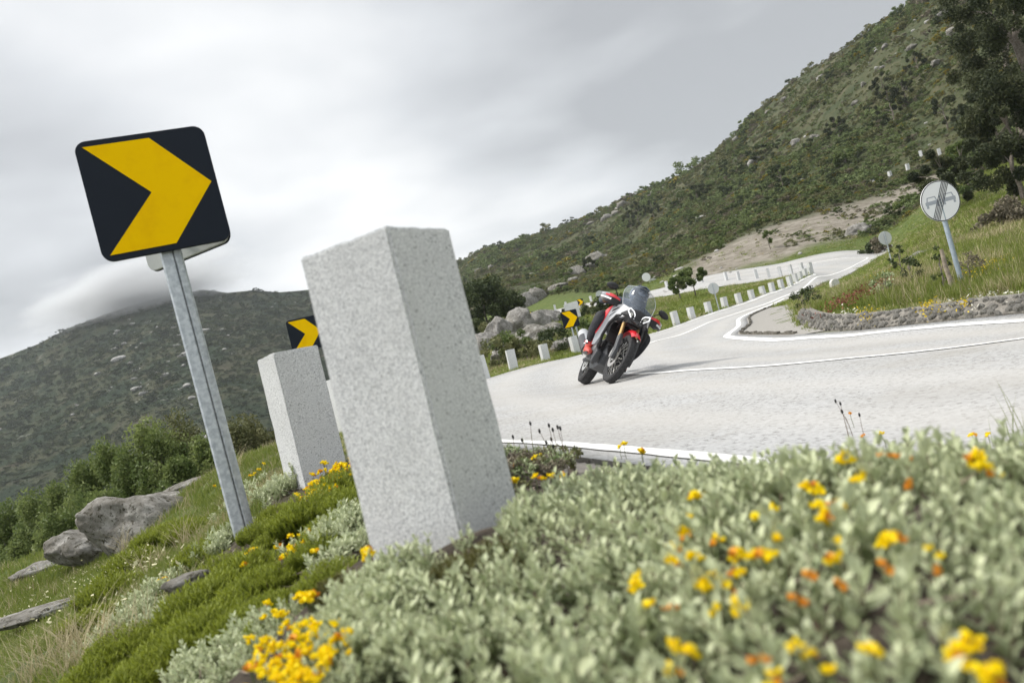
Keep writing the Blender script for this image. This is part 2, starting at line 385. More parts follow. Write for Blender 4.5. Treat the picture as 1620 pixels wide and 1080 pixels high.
# ------------------------------------------------------------------ ground sheet
def ground_material():
    m = bpy.data.materials.new('ground'); m.use_nodes = True; nt = m.node_tree; N, L = nt.nodes, nt.links
    b = N['Principled BSDF']; b.inputs['Roughness'].default_value = 0.95; b.inputs['Specular IOR Level'].default_value = 0.15
    tc = N.new('ShaderNodeTexCoord')
    def noise(s, d=4, r=0.6, dist=0.0):
        n = N.new('ShaderNodeTexNoise'); n.inputs['Scale'].default_value = s; n.inputs['Detail'].default_value = d; n.inputs['Roughness'].default_value = r
        n.inputs['Distortion'].default_value = dist; L.new(tc.outputs['Object'], n.inputs['Vector']); return n.outputs['Fac']
    def ramp(f, *st):
        r = N.new('ShaderNodeValToRGB'); el = r.color_ramp.elements
        el[0].position, el[0].color = st[0][0], (*st[0][1], 1); el[1].position, el[1].color = st[-1][0], (*st[-1][1], 1)
        for p, c in st[1:-1]: q = el.new(p); q.color = (*c, 1)
        L.new(f, r.inputs[0]); return r.outputs[0]
    def mix(f, a, c):
        x = N.new('ShaderNodeMix'); x.data_type = 'RGBA'; L.new(f, x.inputs['Factor']); L.new(a, x.inputs['A']); L.new(c, x.inputs['B']); return x.outputs['Result']
    def attr(n):
        a = N.new('ShaderNodeAttribute'); a.attribute_name = n; return a.outputs['Fac']
    soil = ramp(noise(14, 8, 0.7), (.3, (.022, .018, .014)), (.5, (.06, .049, .038)), (.7, (.14, .118, .096)))
    grass = ramp(noise(1.3, 6, 0.65), (.3, (.055, .08, .022)), (.5, (.085, .115, .03)), (.7, (.13, .14, .05)))
    scrub = ramp(noise(0.11, 8, 0.72, 0.6), (.30, (.030, .042, .020)), (.45, (.05, .06, .028)), (.58, (.076, .076, .04)), (.72, (.11, .10, .07)))
    bare = ramp(noise(0.6, 9, 0.72, 1.0), (.28, (.075, .07, .045)), (.46, (.18, .16, .13)), (.7, (.31, .285, .245)))
    grav = ramp(noise(40, 6, 0.75), (.3, (.16, .15, .135)), (.5, (.30, .285, .265)), (.7, (.42, .40, .375)))
    c = mix(attr('grass'), soil, grass); c = mix(attr('scrub'), c, scrub); c = mix(attr('bare'), c, bare); c = mix(attr('gravel'), c, grav)
    L.new(c, b.inputs['Base Color'])
    bp = N.new('ShaderNodeBump'); bp.inputs['Strength'].default_value = 0.6; bp.inputs['Distance'].default_value = 0.04
    L.new(noise(9, 8, 0.7), bp.inputs['Height']); L.new(bp.outputs[0], b.inputs['Normal'])
    return m
M_ground = ground_material()
def build_ground():
    th = np.concatenate([np.linspace(-math.pi, -0.95, 50, endpoint=False), np.linspace(-0.95, 1.0, 560, endpoint=False), np.linspace(1.0, math.pi, 50, endpoint=False)])
    r = np.geomspace(0.12, 950, 470)
    T, R = np.meshgrid(th, r); x = np.sin(T) * R; y = np.cos(T) * R; x, y = x.ravel(), y.ravel()
    x = np.concatenate([x, [0.0]]); y = np.concatenate([y, [0.0]])
    z = HN(x, y); rr = np.hypot(x, y); d = road_dist(x, y); ins = inside(x, y, ROADP)
    n = len(th); cell = np.clip(rr * 0.022, 0.02, 3)
    low = np.where(ins, np.clip(d / cell, 0, 1), 0.0); z = z - low * (0.05 + 0.0035 * rr) * (rr < 150)
    # small unevenness away from the asphalt
    u = np.clip((d - 0.25) / 0.8, 0, 1) * ~ins
    z += u * 0.014 * (np.sin(x * 7.1 + 2 * np.sin(y * 5.3)) + np.sin(y * 8.7 + 1.7 * np.sin(x * 6.1 + 1))) * np.clip(2.0 / (1 + rr * .05), .4, 2) * (rr < 60)
    i = np.arange(len(r) - 1)[:, None] * n; k = np.arange(n)[None]; k2 = (k + 1) % n
    F = np.stack([i + k, i + k2, i + n + k2, i + n + k], -1).reshape(-1, 4)
    me_f = [tuple(q) for q in ()]
    # zones
    g = np.clip((rr - 4.0) / 4.0, 0, 1) * np.ones_like(rr); g = np.where((rr < 9) & (x < -1.8), np.clip((-x - 1.6) / 1.5, 0.25, .9), g)
    s = np.clip((rr - 62) / 30, 0, 1); s = np.where((x < -3) & (rr > 12), np.clip((rr - 12) / 10, 0, 1), s); s = np.where((y < 0) & (rr > 30), 1.0, s)
    cx = OC[650:][::10]; dC = np.full(len(x), 99.0); far = rr > 40
    q = np.vstack([OC[620::6], IC[620::6]])
    idx = np.where(far & (rr < 200))[0]
    for a in range(0, len(idx), 20000):
        j = idx[a:a + 20000]; dC[j] = np.sqrt(((np.stack([x[j], y[j]], 1)[:, None] - q[None]) ** 2).sum(-1).min(1))
    s = np.where(dC < 30, s * np.clip((dC - 5) / 9, 0, 1), s)
    bare = np.zeros_like(rr); jj = np.where((rr > 50) & (rr < 160))[0]
    pj = inside(x[jj], y[jj], BARE); bd = np.sqrt(((np.stack([x[jj], y[jj]], 1)[:, None] - np.vstack([BARE + (np.roll(BARE, -1, 0) - BARE) * t for t in np.linspace(0, 1, 12)])[None]) ** 2).sum(-1).min(1))
    bare[jj] = np.clip(np.where(pj, bd, -bd) / 4 + 0.35 + 0.3 * np.sin(x[jj] * .9) * np.sin(y[jj] * .7), 0, 1)
    gv = np.zeros_like(rr); e = (d < 0.45) & ~ins & (rr < 40); gv[e] = np.clip(1 - (d[e] - .1) / .35, 0, .55)
    me = np_mesh('ground', np.column_stack([x, y, z])[:-1], F, M_ground, True, dict(grass=g[:-1], scrub=s[:-1], bare=bare[:-1], gravel=gv[:-1]))
    return tag(link('ground', me), kind='structure')
build_ground()

# ------------------------------------------------------------------ far hill across the valley
def far_hill():
    rid = [(-900,700),(-500,640),(-200,605),(0,560),(60,538),(110,512),(170,490),(240,468),(320,455),(360,461),(400,458),(440,462),(480,460),(560,452),(640,441),(720,428),(800,420),(900,400),(1000,380)]
    az, tn = [], []
    for a, b in rid:
        p = P(a, b, 1.0); az.append(math.atan2(p.x, p.y)); tn.append(p.z / math.hypot(p.x, p.y))
    A = np.linspace(az[0], az[-1], 520); t = np.interp(A, az, tn); s = np.linspace(0, 1.5, 170)
    Ag, Sg = np.meshgrid(A, s); Tg = np.interp(Ag, A, t)
    R0 = 210; R1 = 980 + 120 * np.sin(Ag * 5)
    R = R0 + (R1 - R0) * Sg; top = Tg * R1; base = -62.0
    k = np.clip(Sg, 0, 1); prof = 0.55 * k + 0.45 * k * k; Z = base + (top - base) * prof
    Z = np.where(Sg > 1, top - (Sg - 1) * 260, Z)
    x, y = np.sin(Ag) * R, np.cos(Ag) * R
    o = np.zeros_like(x)
    rg = np.random.default_rng(5)
    for q in range(46):
        a = rg.uniform(0, 6.28); w = 2 * math.pi / (9 * 1.11 ** q); f = rg.uniform(0, 6.28); o += np.sin((x * math.cos(a) + y * math.sin(a)) * w + f) * 0.0125 / w
    Z += o * np.clip(Sg * 1.4, 0, 1) * np.where(Sg > .93, 0.45, 1)
    n = len(A); i = np.arange(len(s) - 1)[:, None] * n; kk = np.arange(n - 1)[None]
    F = np.stack([i + kk, i + kk + 1, i + n + kk + 1, i + n + kk], -1).reshape(-1, 4)
    m = bpy.data.materials.new('far_hill'); m.use_nodes = True; nt = m.node_tree; N, L = nt.nodes, nt.links
    b = N['Principled BSDF']; b.inputs['Roughness'].default_value = 1; b.inputs['Specular IOR Level'].default_value = 0.05
    tc = N.new('ShaderNodeTexCoord')
    def noise(sc, d, r, dist=0):
        q = N.new('ShaderNodeTexNoise'); q.inputs['Scale'].default_value = sc; q.inputs['Detail'].default_value = d; q.inputs['Roughness'].default_value = r; q.inputs['Distortion'].default_value = dist
        L.new(tc.outputs['Object'], q.inputs['Vector']); return q.outputs['Fac']
    def rmp(f, st):
        r = N.new('ShaderNodeValToRGB'); el = r.color_ramp.elements; el[0].position, el[0].color = st[0][0], (*st[0][1], 1); el[1].position, el[1].color = st[-1][0], (*st[-1][1], 1)
        for p, c in st[1:-1]: z = el.new(p); z.color = (*c, 1)
        L.new(f, r.inputs[0]); return r.outputs[0]
    c1 = rmp(noise(0.03, 12, 0.72, .4), [(.30, (.018, .029, .020)), (.46, (.033, .045, .027)), (.56, (.058, .062, .037)), (.7, (.08, .07, .052))])
    rock = rmp(noise(0.09, 10, 0.75), [(.60, (0, 0, 0)), (.66, (1, 1, 1))]); rk2 = rmp(noise(0.012, 4, 0.6), [(.46, (0, 0, 0)), (.6, (1, 1, 1))])
    mm = N.new('ShaderNodeMath'); mm.operation = 'MULTIPLY'; L.new(rock, mm.inputs[0]); L.new(rk2, mm.inputs[1])
    mx = N.new('ShaderNodeMix'); mx.data_type = 'RGBA'; mx.inputs['B'].default_value = (.34, .33, .31, 1); L.new(mm.outputs[0], mx.inputs['Factor']); L.new(c1, mx.inputs['A'])
    L.new(mx.outputs['Result'], b.inputs['Base Color'])
    bp = N.new('ShaderNodeBump'); bp.inputs['Strength'].default_value = 0.8; bp.inputs['Distance'].default_value = 3.0; L.new(noise(0.12, 9, 0.7), bp.inputs['Height']); L.new(bp.outputs[0], b.inputs['Normal'])
    hill_xyz.append((x, y, Z, Sg))
    return tag(link('far_hill', np_mesh('far_hill', np.column_stack([x.ravel(), y.ravel(), Z.ravel()]), F, m, True)), kind='structure')
hill_xyz = []
far_hill()

# ------------------------------------------------------------------ road, paint, apron
def asphalt():
    m = bpy.data.materials.new('asphalt'); m.use_nodes = True; nt = m.node_tree; N, L = nt.nodes, nt.links
    b = N['Principled BSDF']; b.inputs['Roughness'].default_value = 0.88; b.inputs['Specular IOR Level'].default_value = 0.25
    tc = N.new('ShaderNodeTexCoord')
    def noise(s, d=4, r=0.6, dist=0.0):
        n = N.new('ShaderNodeTexNoise'); n.inputs['Scale'].default_value = s; n.inputs['Detail'].default_value = d; n.inputs['Roughness'].default_value = r; n.inputs['Distortion'].default_value = dist
        L.new(tc.outputs['Object'], n.inputs['Vector']); return n.outputs['Fac']
    def mr(f, a, c, lo=0.0, hi=1.0):
        r = N.new('ShaderNodeMapRange'); r.inputs['From Min'].default_value = a; r.inputs['From Max'].default_value = c; r.inputs['To Min'].default_value = lo; r.inputs['To Max'].default_value = hi; L.new(f, r.inputs['Value']); return r.outputs[0]
    def mix(f, A, B):
        x = N.new('ShaderNodeMix'); x.data_type = 'RGBA'; L.new(f, x.inputs['Factor'])
        for s_, v in (('A', A), ('B', B)):
            if isinstance(v, tuple): x.inputs[s_].default_value = (*v, 1)
            else: L.new(v, x.inputs[s_])
        return x.outputs['Result']
    v = N.new('ShaderNodeTexVoronoi'); v.inputs['Scale'].default_value = 55; L.new(tc.outputs['Object'], v.inputs['Vector'])
    sv = N.new('ShaderNodeSeparateColor'); L.new(v.outputs['Color'], sv.inputs[0])
    ch = mix(mr(sv.outputs[0], 0.0, 1.0), (.32, .322, .322), (.45, .452, .452))
    dk = mix(mr(sv.outputs[1], 0.86, 0.93), ch, (.19, .187, .182))
    big = mix(mr(noise(0.35, 5, 0.6, 1.5), .42, .66, 0, .55), dk, (.33, .315, .29))
    st = mix(mr(noise(1.1, 7, 0.72, 2.6), .56, .70, 0, .55), big, (.25, .232, .20))
    # pale dust along the wheel tracks comes with the second attribute
    at = N.new('ShaderNodeAttribute'); at.attribute_name = 'worn'
    wn = mix(mr(at.outputs['Fac'], 0, 1, 0, .45), st, (.46, .445, .42))
    L.new(wn, b.inputs['Base Color'])
    bp = N.new('ShaderNodeBump'); bp.inputs['Strength'].default_value = 0.5; bp.inputs['Distance'].default_value = 0.003; L.new(v.outputs['Distance'], bp.inputs['Height']); L.new(bp.outputs[0], b.inputs['Normal'])
    return m
M_asphalt = asphalt()
M_paint = mat('road_paint', (.80, .80, .78), 0.7, noise=(9, 8), col2=(.50, .495, .48), ramp=(.5, .7))
def build_road():
    k = np.linspace(0, 1, 33); V = (OC[:, None] * (1 - k)[None, :, None] + IC[:, None] * k[None, :, None]).reshape(-1, 2)
    z = H(V[:, 0], V[:, 1]) + 0.02; n = 33; i = np.arange(len(OC) - 1)[:, None] * n; j = np.arange(n - 1)[None]
    F = np.stack([i + j, i + j + 1, i + n + j + 1, i + n + j], -1).reshape(-1, 4)
    for e in (0, n - 1):     # the broken edge of the asphalt drops into the verge
        v0 = len(V); ei = np.arange(len(OC)) * n + e; V = np.vstack([V, V[ei]]); z = np.concatenate([z, z[ei] - .22]); a = np.arange(len(OC) - 1)
        F = np.vstack([F, np.stack([ei[:-1], v0 + a, v0 + a + 1, ei[1:]], -1)])
    kk = np.concatenate([np.tile(k, len(OC)), np.zeros(len(OC)), np.ones(len(OC))]); worn = np.exp(-((kk - .2) / .05) ** 2) + np.exp(-((kk - .38) / .05) ** 2) + np.exp(-((kk - .66) / .05) ** 2) + np.exp(-((kk - .86) / .05) ** 2)
    ro = tag(link('road', np_mesh('road', np.column_stack([V, z]), F, M_asphalt, True, dict(worn=worn))), kind='structure')
    wdt = np.linalg.norm(IC - OC, axis=1)[:, None]
    def at(f): return OC * (1 - f) + IC * f
    lo = at(0.32 / wdt); li = at(1 - 0.34 / wdt); 
    # the centre line keeps its own lane width and is drawn through the points read from the photograph
    cen = spline([(14,1.2),(8.5,2.2),(5.6,4.2),(3.84,6.15),(2.86,7.1),(1.96,9.15),(1.5,12.2),(1.6,15.5),(2.4,18.6),xy(1040,540,22),xy(1121.5,511,31),xy(1213,478.5,40),xy(1264,460,46),xy(1310,437,55),xy(1352,414,63),xy(1368,406,69),xy(1330,412,71),xy(1233,429,73)], 700)
    def tap(c, w0):  # painted by hand: a little uneven in width
        return w0 * (1 + .08 * np.sin(np.arange(len(c)) * .9) * np.sin(np.arange(len(c)) * .37))
    for c, w, nm in ((lo[60:845], .17, 'outer_line'), (cen, .13, 'centre_line'), (li[40:500], .14, 'inner_line')):
        wv = tap(c, w)
        if nm == 'inner_line':
            dd = np.hypot(c[:, 0] - 4.95, c[:, 1] - 16.5); wv = wv * (1 + .45 * np.exp(-(dd / 4.5) ** 2))
        line_strip('road_line', c, 1, M_paint, 0.027, ro, wv)
    # gravelly apron between the inner line and the bank
    m = mat('apron', (.34, .325, .30), .95, noise=(28, 8), col2=(.22, .21, .19), bump=(60, .6, .01))
    I = spline([tuple(p) for p in IC[::30] if 11.4 < p[1] < 37], 90); B = spline([xy(1318,532,12.2),xy(1285,528,13.4)] + TOE[5:] + APRON_B[1:], 90); I[0] = I[0]
    k = np.linspace(-.02, 1.04, 14); V = (I[:, None] * (1 - k)[None, :, None] + B[:, None] * k[None, :, None]).reshape(-1, 2); z = H(V[:, 0], V[:, 1]) + 0.014
    n = 14; i = np.arange(89)[:, None] * n; j = np.arange(n - 1)[None]; F = np.stack([i + j, i + j + 1, i + n + j + 1, i + n + j], -1).reshape(-1, 4)
    tag(link('gravel_apron', np_mesh('gravel_apron', np.column_stack([V, z]), F, m, True)), kind='structure')
    # low edging of dark weathered kerb between asphalt and apron
    kb = MB(); c = IC[(IC[:, 1] > 13.5) & (IC[:, 1] < 37)][::3]
    t = np.gradient(c, axis=0); t /= np.linalg.norm(t, axis=1)[:, None]; nn = np.stack([-t[:, 1], t[:, 0]], 1); side = -1 if nn[0] @ (np.array([8, 15]) - c[0]) < 0 else 1
    for q in range(0, len(c) - 1):
        a, b_ = c[q] + nn[q] * side * .06, c[q + 1] + nn[q + 1] * side * .06; w = nn[q] * side * .07
        za, zb = h1(*a), h1(*b_); hh = .055 + .03 * math.sin(q * 1.7) * math.sin(q * .6)
        kb.add([(a[0], a[1], za - .02), (b_[0], b_[1], zb - .02), (b_[0] + w[0], b_[1] + w[1], zb - .02), (a[0] + w[0], a[1] + w[1], za - .02), (a[0], a[1], za + hh), (b_[0], b_[1], zb + hh), (b_[0] + w[0], b_[1] + w[1], zb + hh), (a[0] + w[0], a[1] + w[1], za + hh)],
               [(0, 1, 5, 4), (1, 2, 6, 5), (2, 3, 7, 6), (3, 0, 4, 7), (4, 5, 6, 7)])
    tag(kb.build('kerb', mat('old_kerb', (.17, .155, .13), .95, noise=(6, 6), col2=(.07, .065, .05))), kind='structure')
build_road()

# ------------------------------------------------------------------ granite posts along the outer edge
def granite():
    m = bpy.data.materials.new('granite'); m.use_nodes = True; nt = m.node_tree; N, L = nt.nodes, nt.links
    b = N['Principled BSDF']; b.inputs['Roughness'].default_value = 0.82; b.inputs['Specular IOR Level'].default_value = 0.3
    tc = N.new('ShaderNodeTexCoord'); oi = N.new('ShaderNodeObjectInfo')
    ad = N.new('ShaderNodeVectorMath'); ad.operation = 'ADD'; L.new(tc.outputs['Object'], ad.inputs[0])
    sc_ = N.new('ShaderNodeMath'); sc_.operation = 'MULTIPLY'; sc_.inputs[1].default_value = 37.0; L.new(oi.outputs['Random'], sc_.inputs[0]); L.new(sc_.outputs[0], ad.inputs[1])
    def noise(s, d=3, r=0.6):
        n = N.new('ShaderNodeTexNoise'); n.inputs['Scale'].default_value = s; n.inputs['Detail'].default_value = d; n.inputs['Roughness'].default_value = r; L.new(ad.outputs[0], n.inputs['Vector']); return n.outputs['Fac']
    def rmp(f, st):
        r = N.new('ShaderNodeValToRGB'); el = r.color_ramp.elements; el[0].position, el[0].color = st[0][0], (*st[0][1], 1); el[1].position, el[1].color = st[-1][0], (*st[-1][1], 1)
        for p, c in st[1:-1]: z = el.new(p); z.color = (*c, 1)
        L.new(f, r.inputs[0]); return r.outputs[0]
    def mix(f, A, B):
        x = N.new('ShaderNodeMix'); x.data_type = 'RGBA'; L.new(f, x.inputs['Factor']); L.new(A, x.inputs['A'])
        if isinstance(B, tuple): x.inputs['B'].default_value = (*B, 1)
        else: L.new(B, x.inputs['B'])
        return x.outputs['Result']
    grain = rmp(noise(230, 2, .5), [(.34, (.42, .43, .44)), (.48, (.62, .63, .635)), (.64, (.80, .81, .81))])
    v = N.new('ShaderNodeTexVoronoi'); v.inputs['Scale'].default_value = 120; L.new(ad.outputs[0], v.inputs['Vector'])
    sv = N.new('ShaderNodeSeparateColor'); L.new(v.outputs['Color'], sv.inputs[0])
    spk = rmp(sv.outputs[0], [(.83, (0, 0, 0)), (.94, (1, 1, 1))]); dd = rmp(v.outputs['Distance'], [(.25, (1, 1, 1)), (.45, (0, 0, 0))])
    m1 = N.new('ShaderNodeMath'); m1.operation = 'MULTIPLY'; L.new(spk, m1.inputs[0]); L.new(dd, m1.inputs[1])
    m2 = N.new('ShaderNodeMath'); m2.operation = 'MULTIPLY'; m2.inputs[1].default_value = .8; L.new(m1.outputs[0], m2.inputs[0])
    c = mix(m2.outputs[0], grain, (.11, .115, .12))
    v2 = N.new('ShaderNodeTexVoronoi'); v2.inputs['Scale'].default_value = 26; L.new(ad.outputs[0], v2.inputs['Vector'])
    s2 = N.new('ShaderNodeSeparateColor'); L.new(v2.outputs['Color'], s2.inputs[0])
    pit = rmp(s2.outputs[0], [(.93, (0, 0, 0)), (.96, (.8, .8, .8))]); pd = rmp(v2.outputs['Distance'], [(.06, (1, 1, 1)), (.13, (0, 0, 0))])
    m3 = N.new('ShaderNodeMath'); m3.operation = 'MULTIPLY'; L.new(pit, m3.inputs[0]); L.new(pd, m3.inputs[1])
    c = mix(m3.outputs[0], c, (.06, .06, .06))
    stain = rmp(noise(5, 5, .65), [(.42, (0, 0, 0)), (.75, (.32, .32, .32))]); c = mix(stain, c, (.50, .505, .50))
    L.new(c, b.inputs['Base Color'])
    bp = N.new('ShaderNodeBump'); bp.inputs['Strength'].default_value = .5; bp.inputs['Distance'].default_value = .003; L.new(noise(120, 4, .7), bp.inputs['Height']); L.new(bp.outputs[0], b.inputs['Normal'])
    return m
M_granite = granite()
def post_mesh(w, h, seed):
    rg = random.Random(seed); bm = bmesh.new(); bmesh.ops.create_cube(bm, size=1)
    for v in bm.verts:
        v.co = Vector((v.co.x * w * (1.0 if v.co.z > 0 else 1.03), v.co.y * w * (1.0 if v.co.z > 0 else 1.03), v.co.z * h - h / 2)) + Vector([rg.uniform(-.004, .004) for _ in range(3)])
    bmesh.ops.bevel(bm, geom=bm.edges[:], offset=.006, segments=2, affect='EDGES')
    bmesh.ops.subdivide_edges(bm, edges=[e for e in bm.edges if e.calc_length() > .1], cuts=16, use_grid_fill=True)
    for v in bm.verts:   # knocked edges and corners
        e = [abs(abs(v.co.x) - w / 2) < .012, abs(abs(v.co.y) - w / 2) < .012, abs(v.co.z) < .012]
        if sum(e) >= 2:
            k = mnoise.noise(v.co * 23 + Vector((seed * 7.7, 1, 0))) + .5 * mnoise.noise(v.co * 60); a = max(0, k - .15) * .004 * (1.8 if sum(e) == 3 else 1); v.co -= Vector((math.copysign(a * e[0], v.co.x), math.copysign(a * e[1], v.co.y), a * e[2]))
    for v in bm.verts: v.co += Vector([mnoise.noise(v.co * 14 + Vector((seed * 3.1 + k * 9, 0, 0))) for k in range(3)]) * .0022
    me = bpy.data.meshes.new('granite_post'); bm.to_mesh(me); bm.free(); me.polygons.foreach_set('use_smooth', np.ones(len(me.polygons), bool))
    me.set_sharp_from_angle(angle=math.radians(35)); me.materials.append(M_granite); return me
POSTS = [post_mesh(.25, 1.3, 1), post_mesh(.25, 1.3, 2), post_mesh(.25, 1.3, 3)]
def post(x, y, ztop, ang, label, k=0, tilt=(0, 0)):
    o = link('granite_post', POSTS[k % 3]); o.location = (x, y, ztop); o.rotation_euler = (tilt[0], tilt[1], ang)
    return tag(o, label, 'granite post', 'granite guard posts along the road edge')
th1 = math.radians(62.5); n1 = P(612, 357, 1.69); dR, dL = Vector((math.cos(th1), math.sin(th1), 0)), Vector((-math.sin(th1), math.cos(th1), 0))
c1 = n1 + (dR + dL) * .123; post(c1.x, c1.y, n1.z, th1, 'big speckled grey granite post nearest the camera, right of the chevron sign pole', 0)
th2 = math.radians(40); n2 = P(434, 558, 4.17); dR, dL = Vector((math.cos(th2), math.sin(th2), 0)), Vector((-math.sin(th2), math.cos(th2), 0))
c2 = n2 + (dR + dL) * .123; post(c2.x, c2.y, n2.z, th2, 'grey granite post just behind the near chevron sign pole, yellow flowers at its foot', 1)
rowL = [(-1.95,6.9,None,'granite post of the near row hidden behind the biggest granite post'),(-2.3,10.2,.33,'granite post seen in the gap between the two near granite posts'),(-2.35,13.6,None,'granite post in the outer row behind the biggest granite post'),(-2.0,17.2,None,'granite post in the outer row further behind the biggest granite post')]
for q, (x, y, zt, lb) in enumerate(rowL[1:2]): post(x, y, h1(x, y) + .68 if zt is None else zt, th2 + .12 * q, lb, q + 2)
farp = [(757,563,21),(806,553,24),(858,544.5,27.2),(905,532,30),(1004,514,33.5),(1065,492.5,36),(1091,486,37.6),(1118,477.5,39.3),(1144,470,41),(1166,464,42.5),(1186.5,458.5,44),(1204,453,45.5),(1219,447,46.8),(1233.5,442,48),(1247,437,49.2),(1256,433,50.4),(1264,430,51.6),(1272,427.5,52.8),(1279,425.5,54)]
lbl = ['white granite post peeking out from behind the right side of the biggest post','white granite post, first wholly visible right of the biggest post, boulders behind it','white granite post midway between the biggest post and the motorcycle','granite post under the small chevron sign beside the motorcycle tail','granite post hidden behind the motorcycle','granite post just right of the motorcycle right mirror',
 'second granite post uphill from the motorcycle mirror','granite post just left of the round sign back by the road','granite post just right of the round sign back by the road']
for q, (px, py, Y) in enumerate(farp):
    p = P(px, py, Y); g = h1(p.x, p.y)
    ordn = ['second','third','fourth','fifth','sixth','seventh','eighth','ninth','tenth','eleventh']
    lb = lbl[q] if q < 9 else f'small white granite post, {ordn[q - 9]} uphill from the round sign back'
    post(p.x, p.y, min(max(p.z, g + .5), g + .75), math.radians([12, 8, 15, 20][q % 4] + q * 1.5), lb, q, ((q * 37 % 11 - 5) * .006, (q * 53 % 11 - 5) * .006))
# posts on the far side of the grass island and along the upper road
row2 = [(1283,428,57,'on the tip of the grass island at the far bend'),(1268,424,60,'left of the tip of the grass island'),(1250,425,63,'second from the grass island tip along the upper road'),(1233,427.5,66,'third from the grass island tip along the upper road'),(1215,430,68.5,'fourth from the grass island tip along the upper road'),(1196,433,71,'fifth from the grass island tip along the upper road'),(1168,437,73.5,'sixth from the grass island tip along the upper road'),(1149,441,76,'above the round sign back on the upper road'),(1112,451,80,'left of the sapling pair on the upper road'),(1057,460,85,'on the upper road right of the windscreen'),
        (936,478,98,'on the upper road above the small chevron sign'),(897,489,103,'on the upper road left of the small chevron sign'),(880,495,106,'on the upper road above the rock outcrop')]
for q, (px, py, Y, lb) in enumerate(row2):
    p = P(px, py, Y); post(p.x, p.y, h1(p.x, p.y) + .85, math.radians(20 + q * 13), 'tiny white granite post ' + lb, q)
for q, (px, py, lb) in enumerate([(1437,266,'rightmost but two'),(1409,278,'second from the left'),(1382,290,'leftmost'),(1458,245,'second from the right'),(1487,242,'rightmost')]):
    p = on_ground(px, py + 3, 0)
    if p is not None:
        o = post(p.x, p.y, p.z + 1.0, .3 * q, f'tiny white granite post high on the right hillside, {lb} of its row', q); o.scale = (1.8, 1.8, 1.3)
# ------------------------------------------------------------------ road signs
M_navy = mat('navy_sheeting', (.009, .014, .024), .5, spec=.2)
M_yel = mat('yellow_sheeting', (.99, .61, .001), .7, spec=.04, noise=(5, 7), col2=(.90, .52, .003), ramp=(.5, .75))
M_back = mat('sign_back', (.50, .52, .50), .45, metal=.0, noise=(6, 4), col2=(.42, .44, .43))
M_galv = mat('galvanised_steel', (.42, .46, .50), .48, metal=.55, noise=(38, 5), col2=(.62, .66, .69), ramp=(.38, .62), bump=(80, .15, .002))
M_white = mat('white_sheeting', (.93, .94, .95), .45)
M_black = mat('black_print', (.02, .02, .022), .5)
M_grey = mat('grey_print', (.42, .45, .50), .5)
M_slit = mat('dark_gap', (.02, .02, .02), .9)
def rrect(w, h, r, n=7):
    o = []
    for cx, cy, a in ((w / 2 - r, h / 2 - r, 0), (-w / 2 + r, h / 2 - r, 90), (-w / 2 + r, -h / 2 + r, 180), (w / 2 - r, -h / 2 + r, 270)):
        for k in range(n + 1): q = math.radians(a + 90 * k / n); o.append((cx + math.cos(q) * r, cy + math.sin(q) * r))
    return o
# sign panels stand in the local XZ plane and face -Y
def plate(name, out, th, m, parent, y0=0.0, bevel=.003):
    b = MB(); b.prism([(x, y0, z) for x, z in out], (0, th, 0)); return b.build(name, m, parent, bevel=bevel)
def chevron(w, h, s=1):
    # the arrow of the photograph, as fractions of the panel
    pts = [(-.44, .45), (.065, .45), (.455, .01), (.065, -.45), (-.44, -.45), (-.02, 0.0)]
    return [(x * w * s, z * h) for x, z in pts]
def chevron_panel(par, w, zc, rz, y, x=0.0, s=1, th=.022, name='sign_panel'):
    p = plate(name, rrect(w, w, .055), th, M_navy, par); p.location = (x, y, zc); p.rotation_euler = (0, 0, rz)
    a = MB(); a.prism([(xx, -.0015, zz) for xx, zz in chevron(w, w, s)], (0, -.0012, 0)); a.build('arrow', M_yel, p)
    bk = plate('panel_back', rrect(w - .03, w - .03, .045), .006, M_back, p, y0=th)
    return p
def chevron_sign(loc, rz, w, zc, pole_h, label, near=False, group='yellow chevron signs along the bend', two=True, tilt=0.0):
    root = empty('chevron_sign', loc, rz, label, 'road sign', group); root.rotation_euler = (0, tilt, rz)
    if near:
        # rolled steel section: a flat web with folded lips, open at one side
        prof = [(-.045, -.022), (.006, -.030), (.045, -.022), (.045, .022), (-.045, .022)]
        prof = [(x * 1.12, y) for x, y in ((-.046,-.016),(-.038,-.028),(.004,-.034),(.012,-.030),(.018,-.034),(.040,-.024),(.048,-.012),(.048,.028),(-.046,.028))]
        b = MB(); b.loft([[Vector((x, y, z)) for x, y in prof] for z in (-.5, .2, .6, 1.0, pole_h)]); b.build('pole', M_galv, root, bevel=.0015)
        sl = MB(); sl.box((.0115, -.0325, pole_h * .42), (.002, .004, pole_h * .95)); sl.build('seam', M_slit, root)
        for z in (zc - .2, zc + .2):
            c = MB(); c.box((0, .0, z), (.13, .085, .035)); c.build('clamp', M_galv, root, bevel=.004)
    else:
        b = MB(); b.tube([(0, .03, -.4), (0, .03, pole_h)], .03, 10); b.build('pole', M_galv, root, smooth=True)
    chevron_panel(root, w, zc, 0, -.065 if near else -.04)
    return root
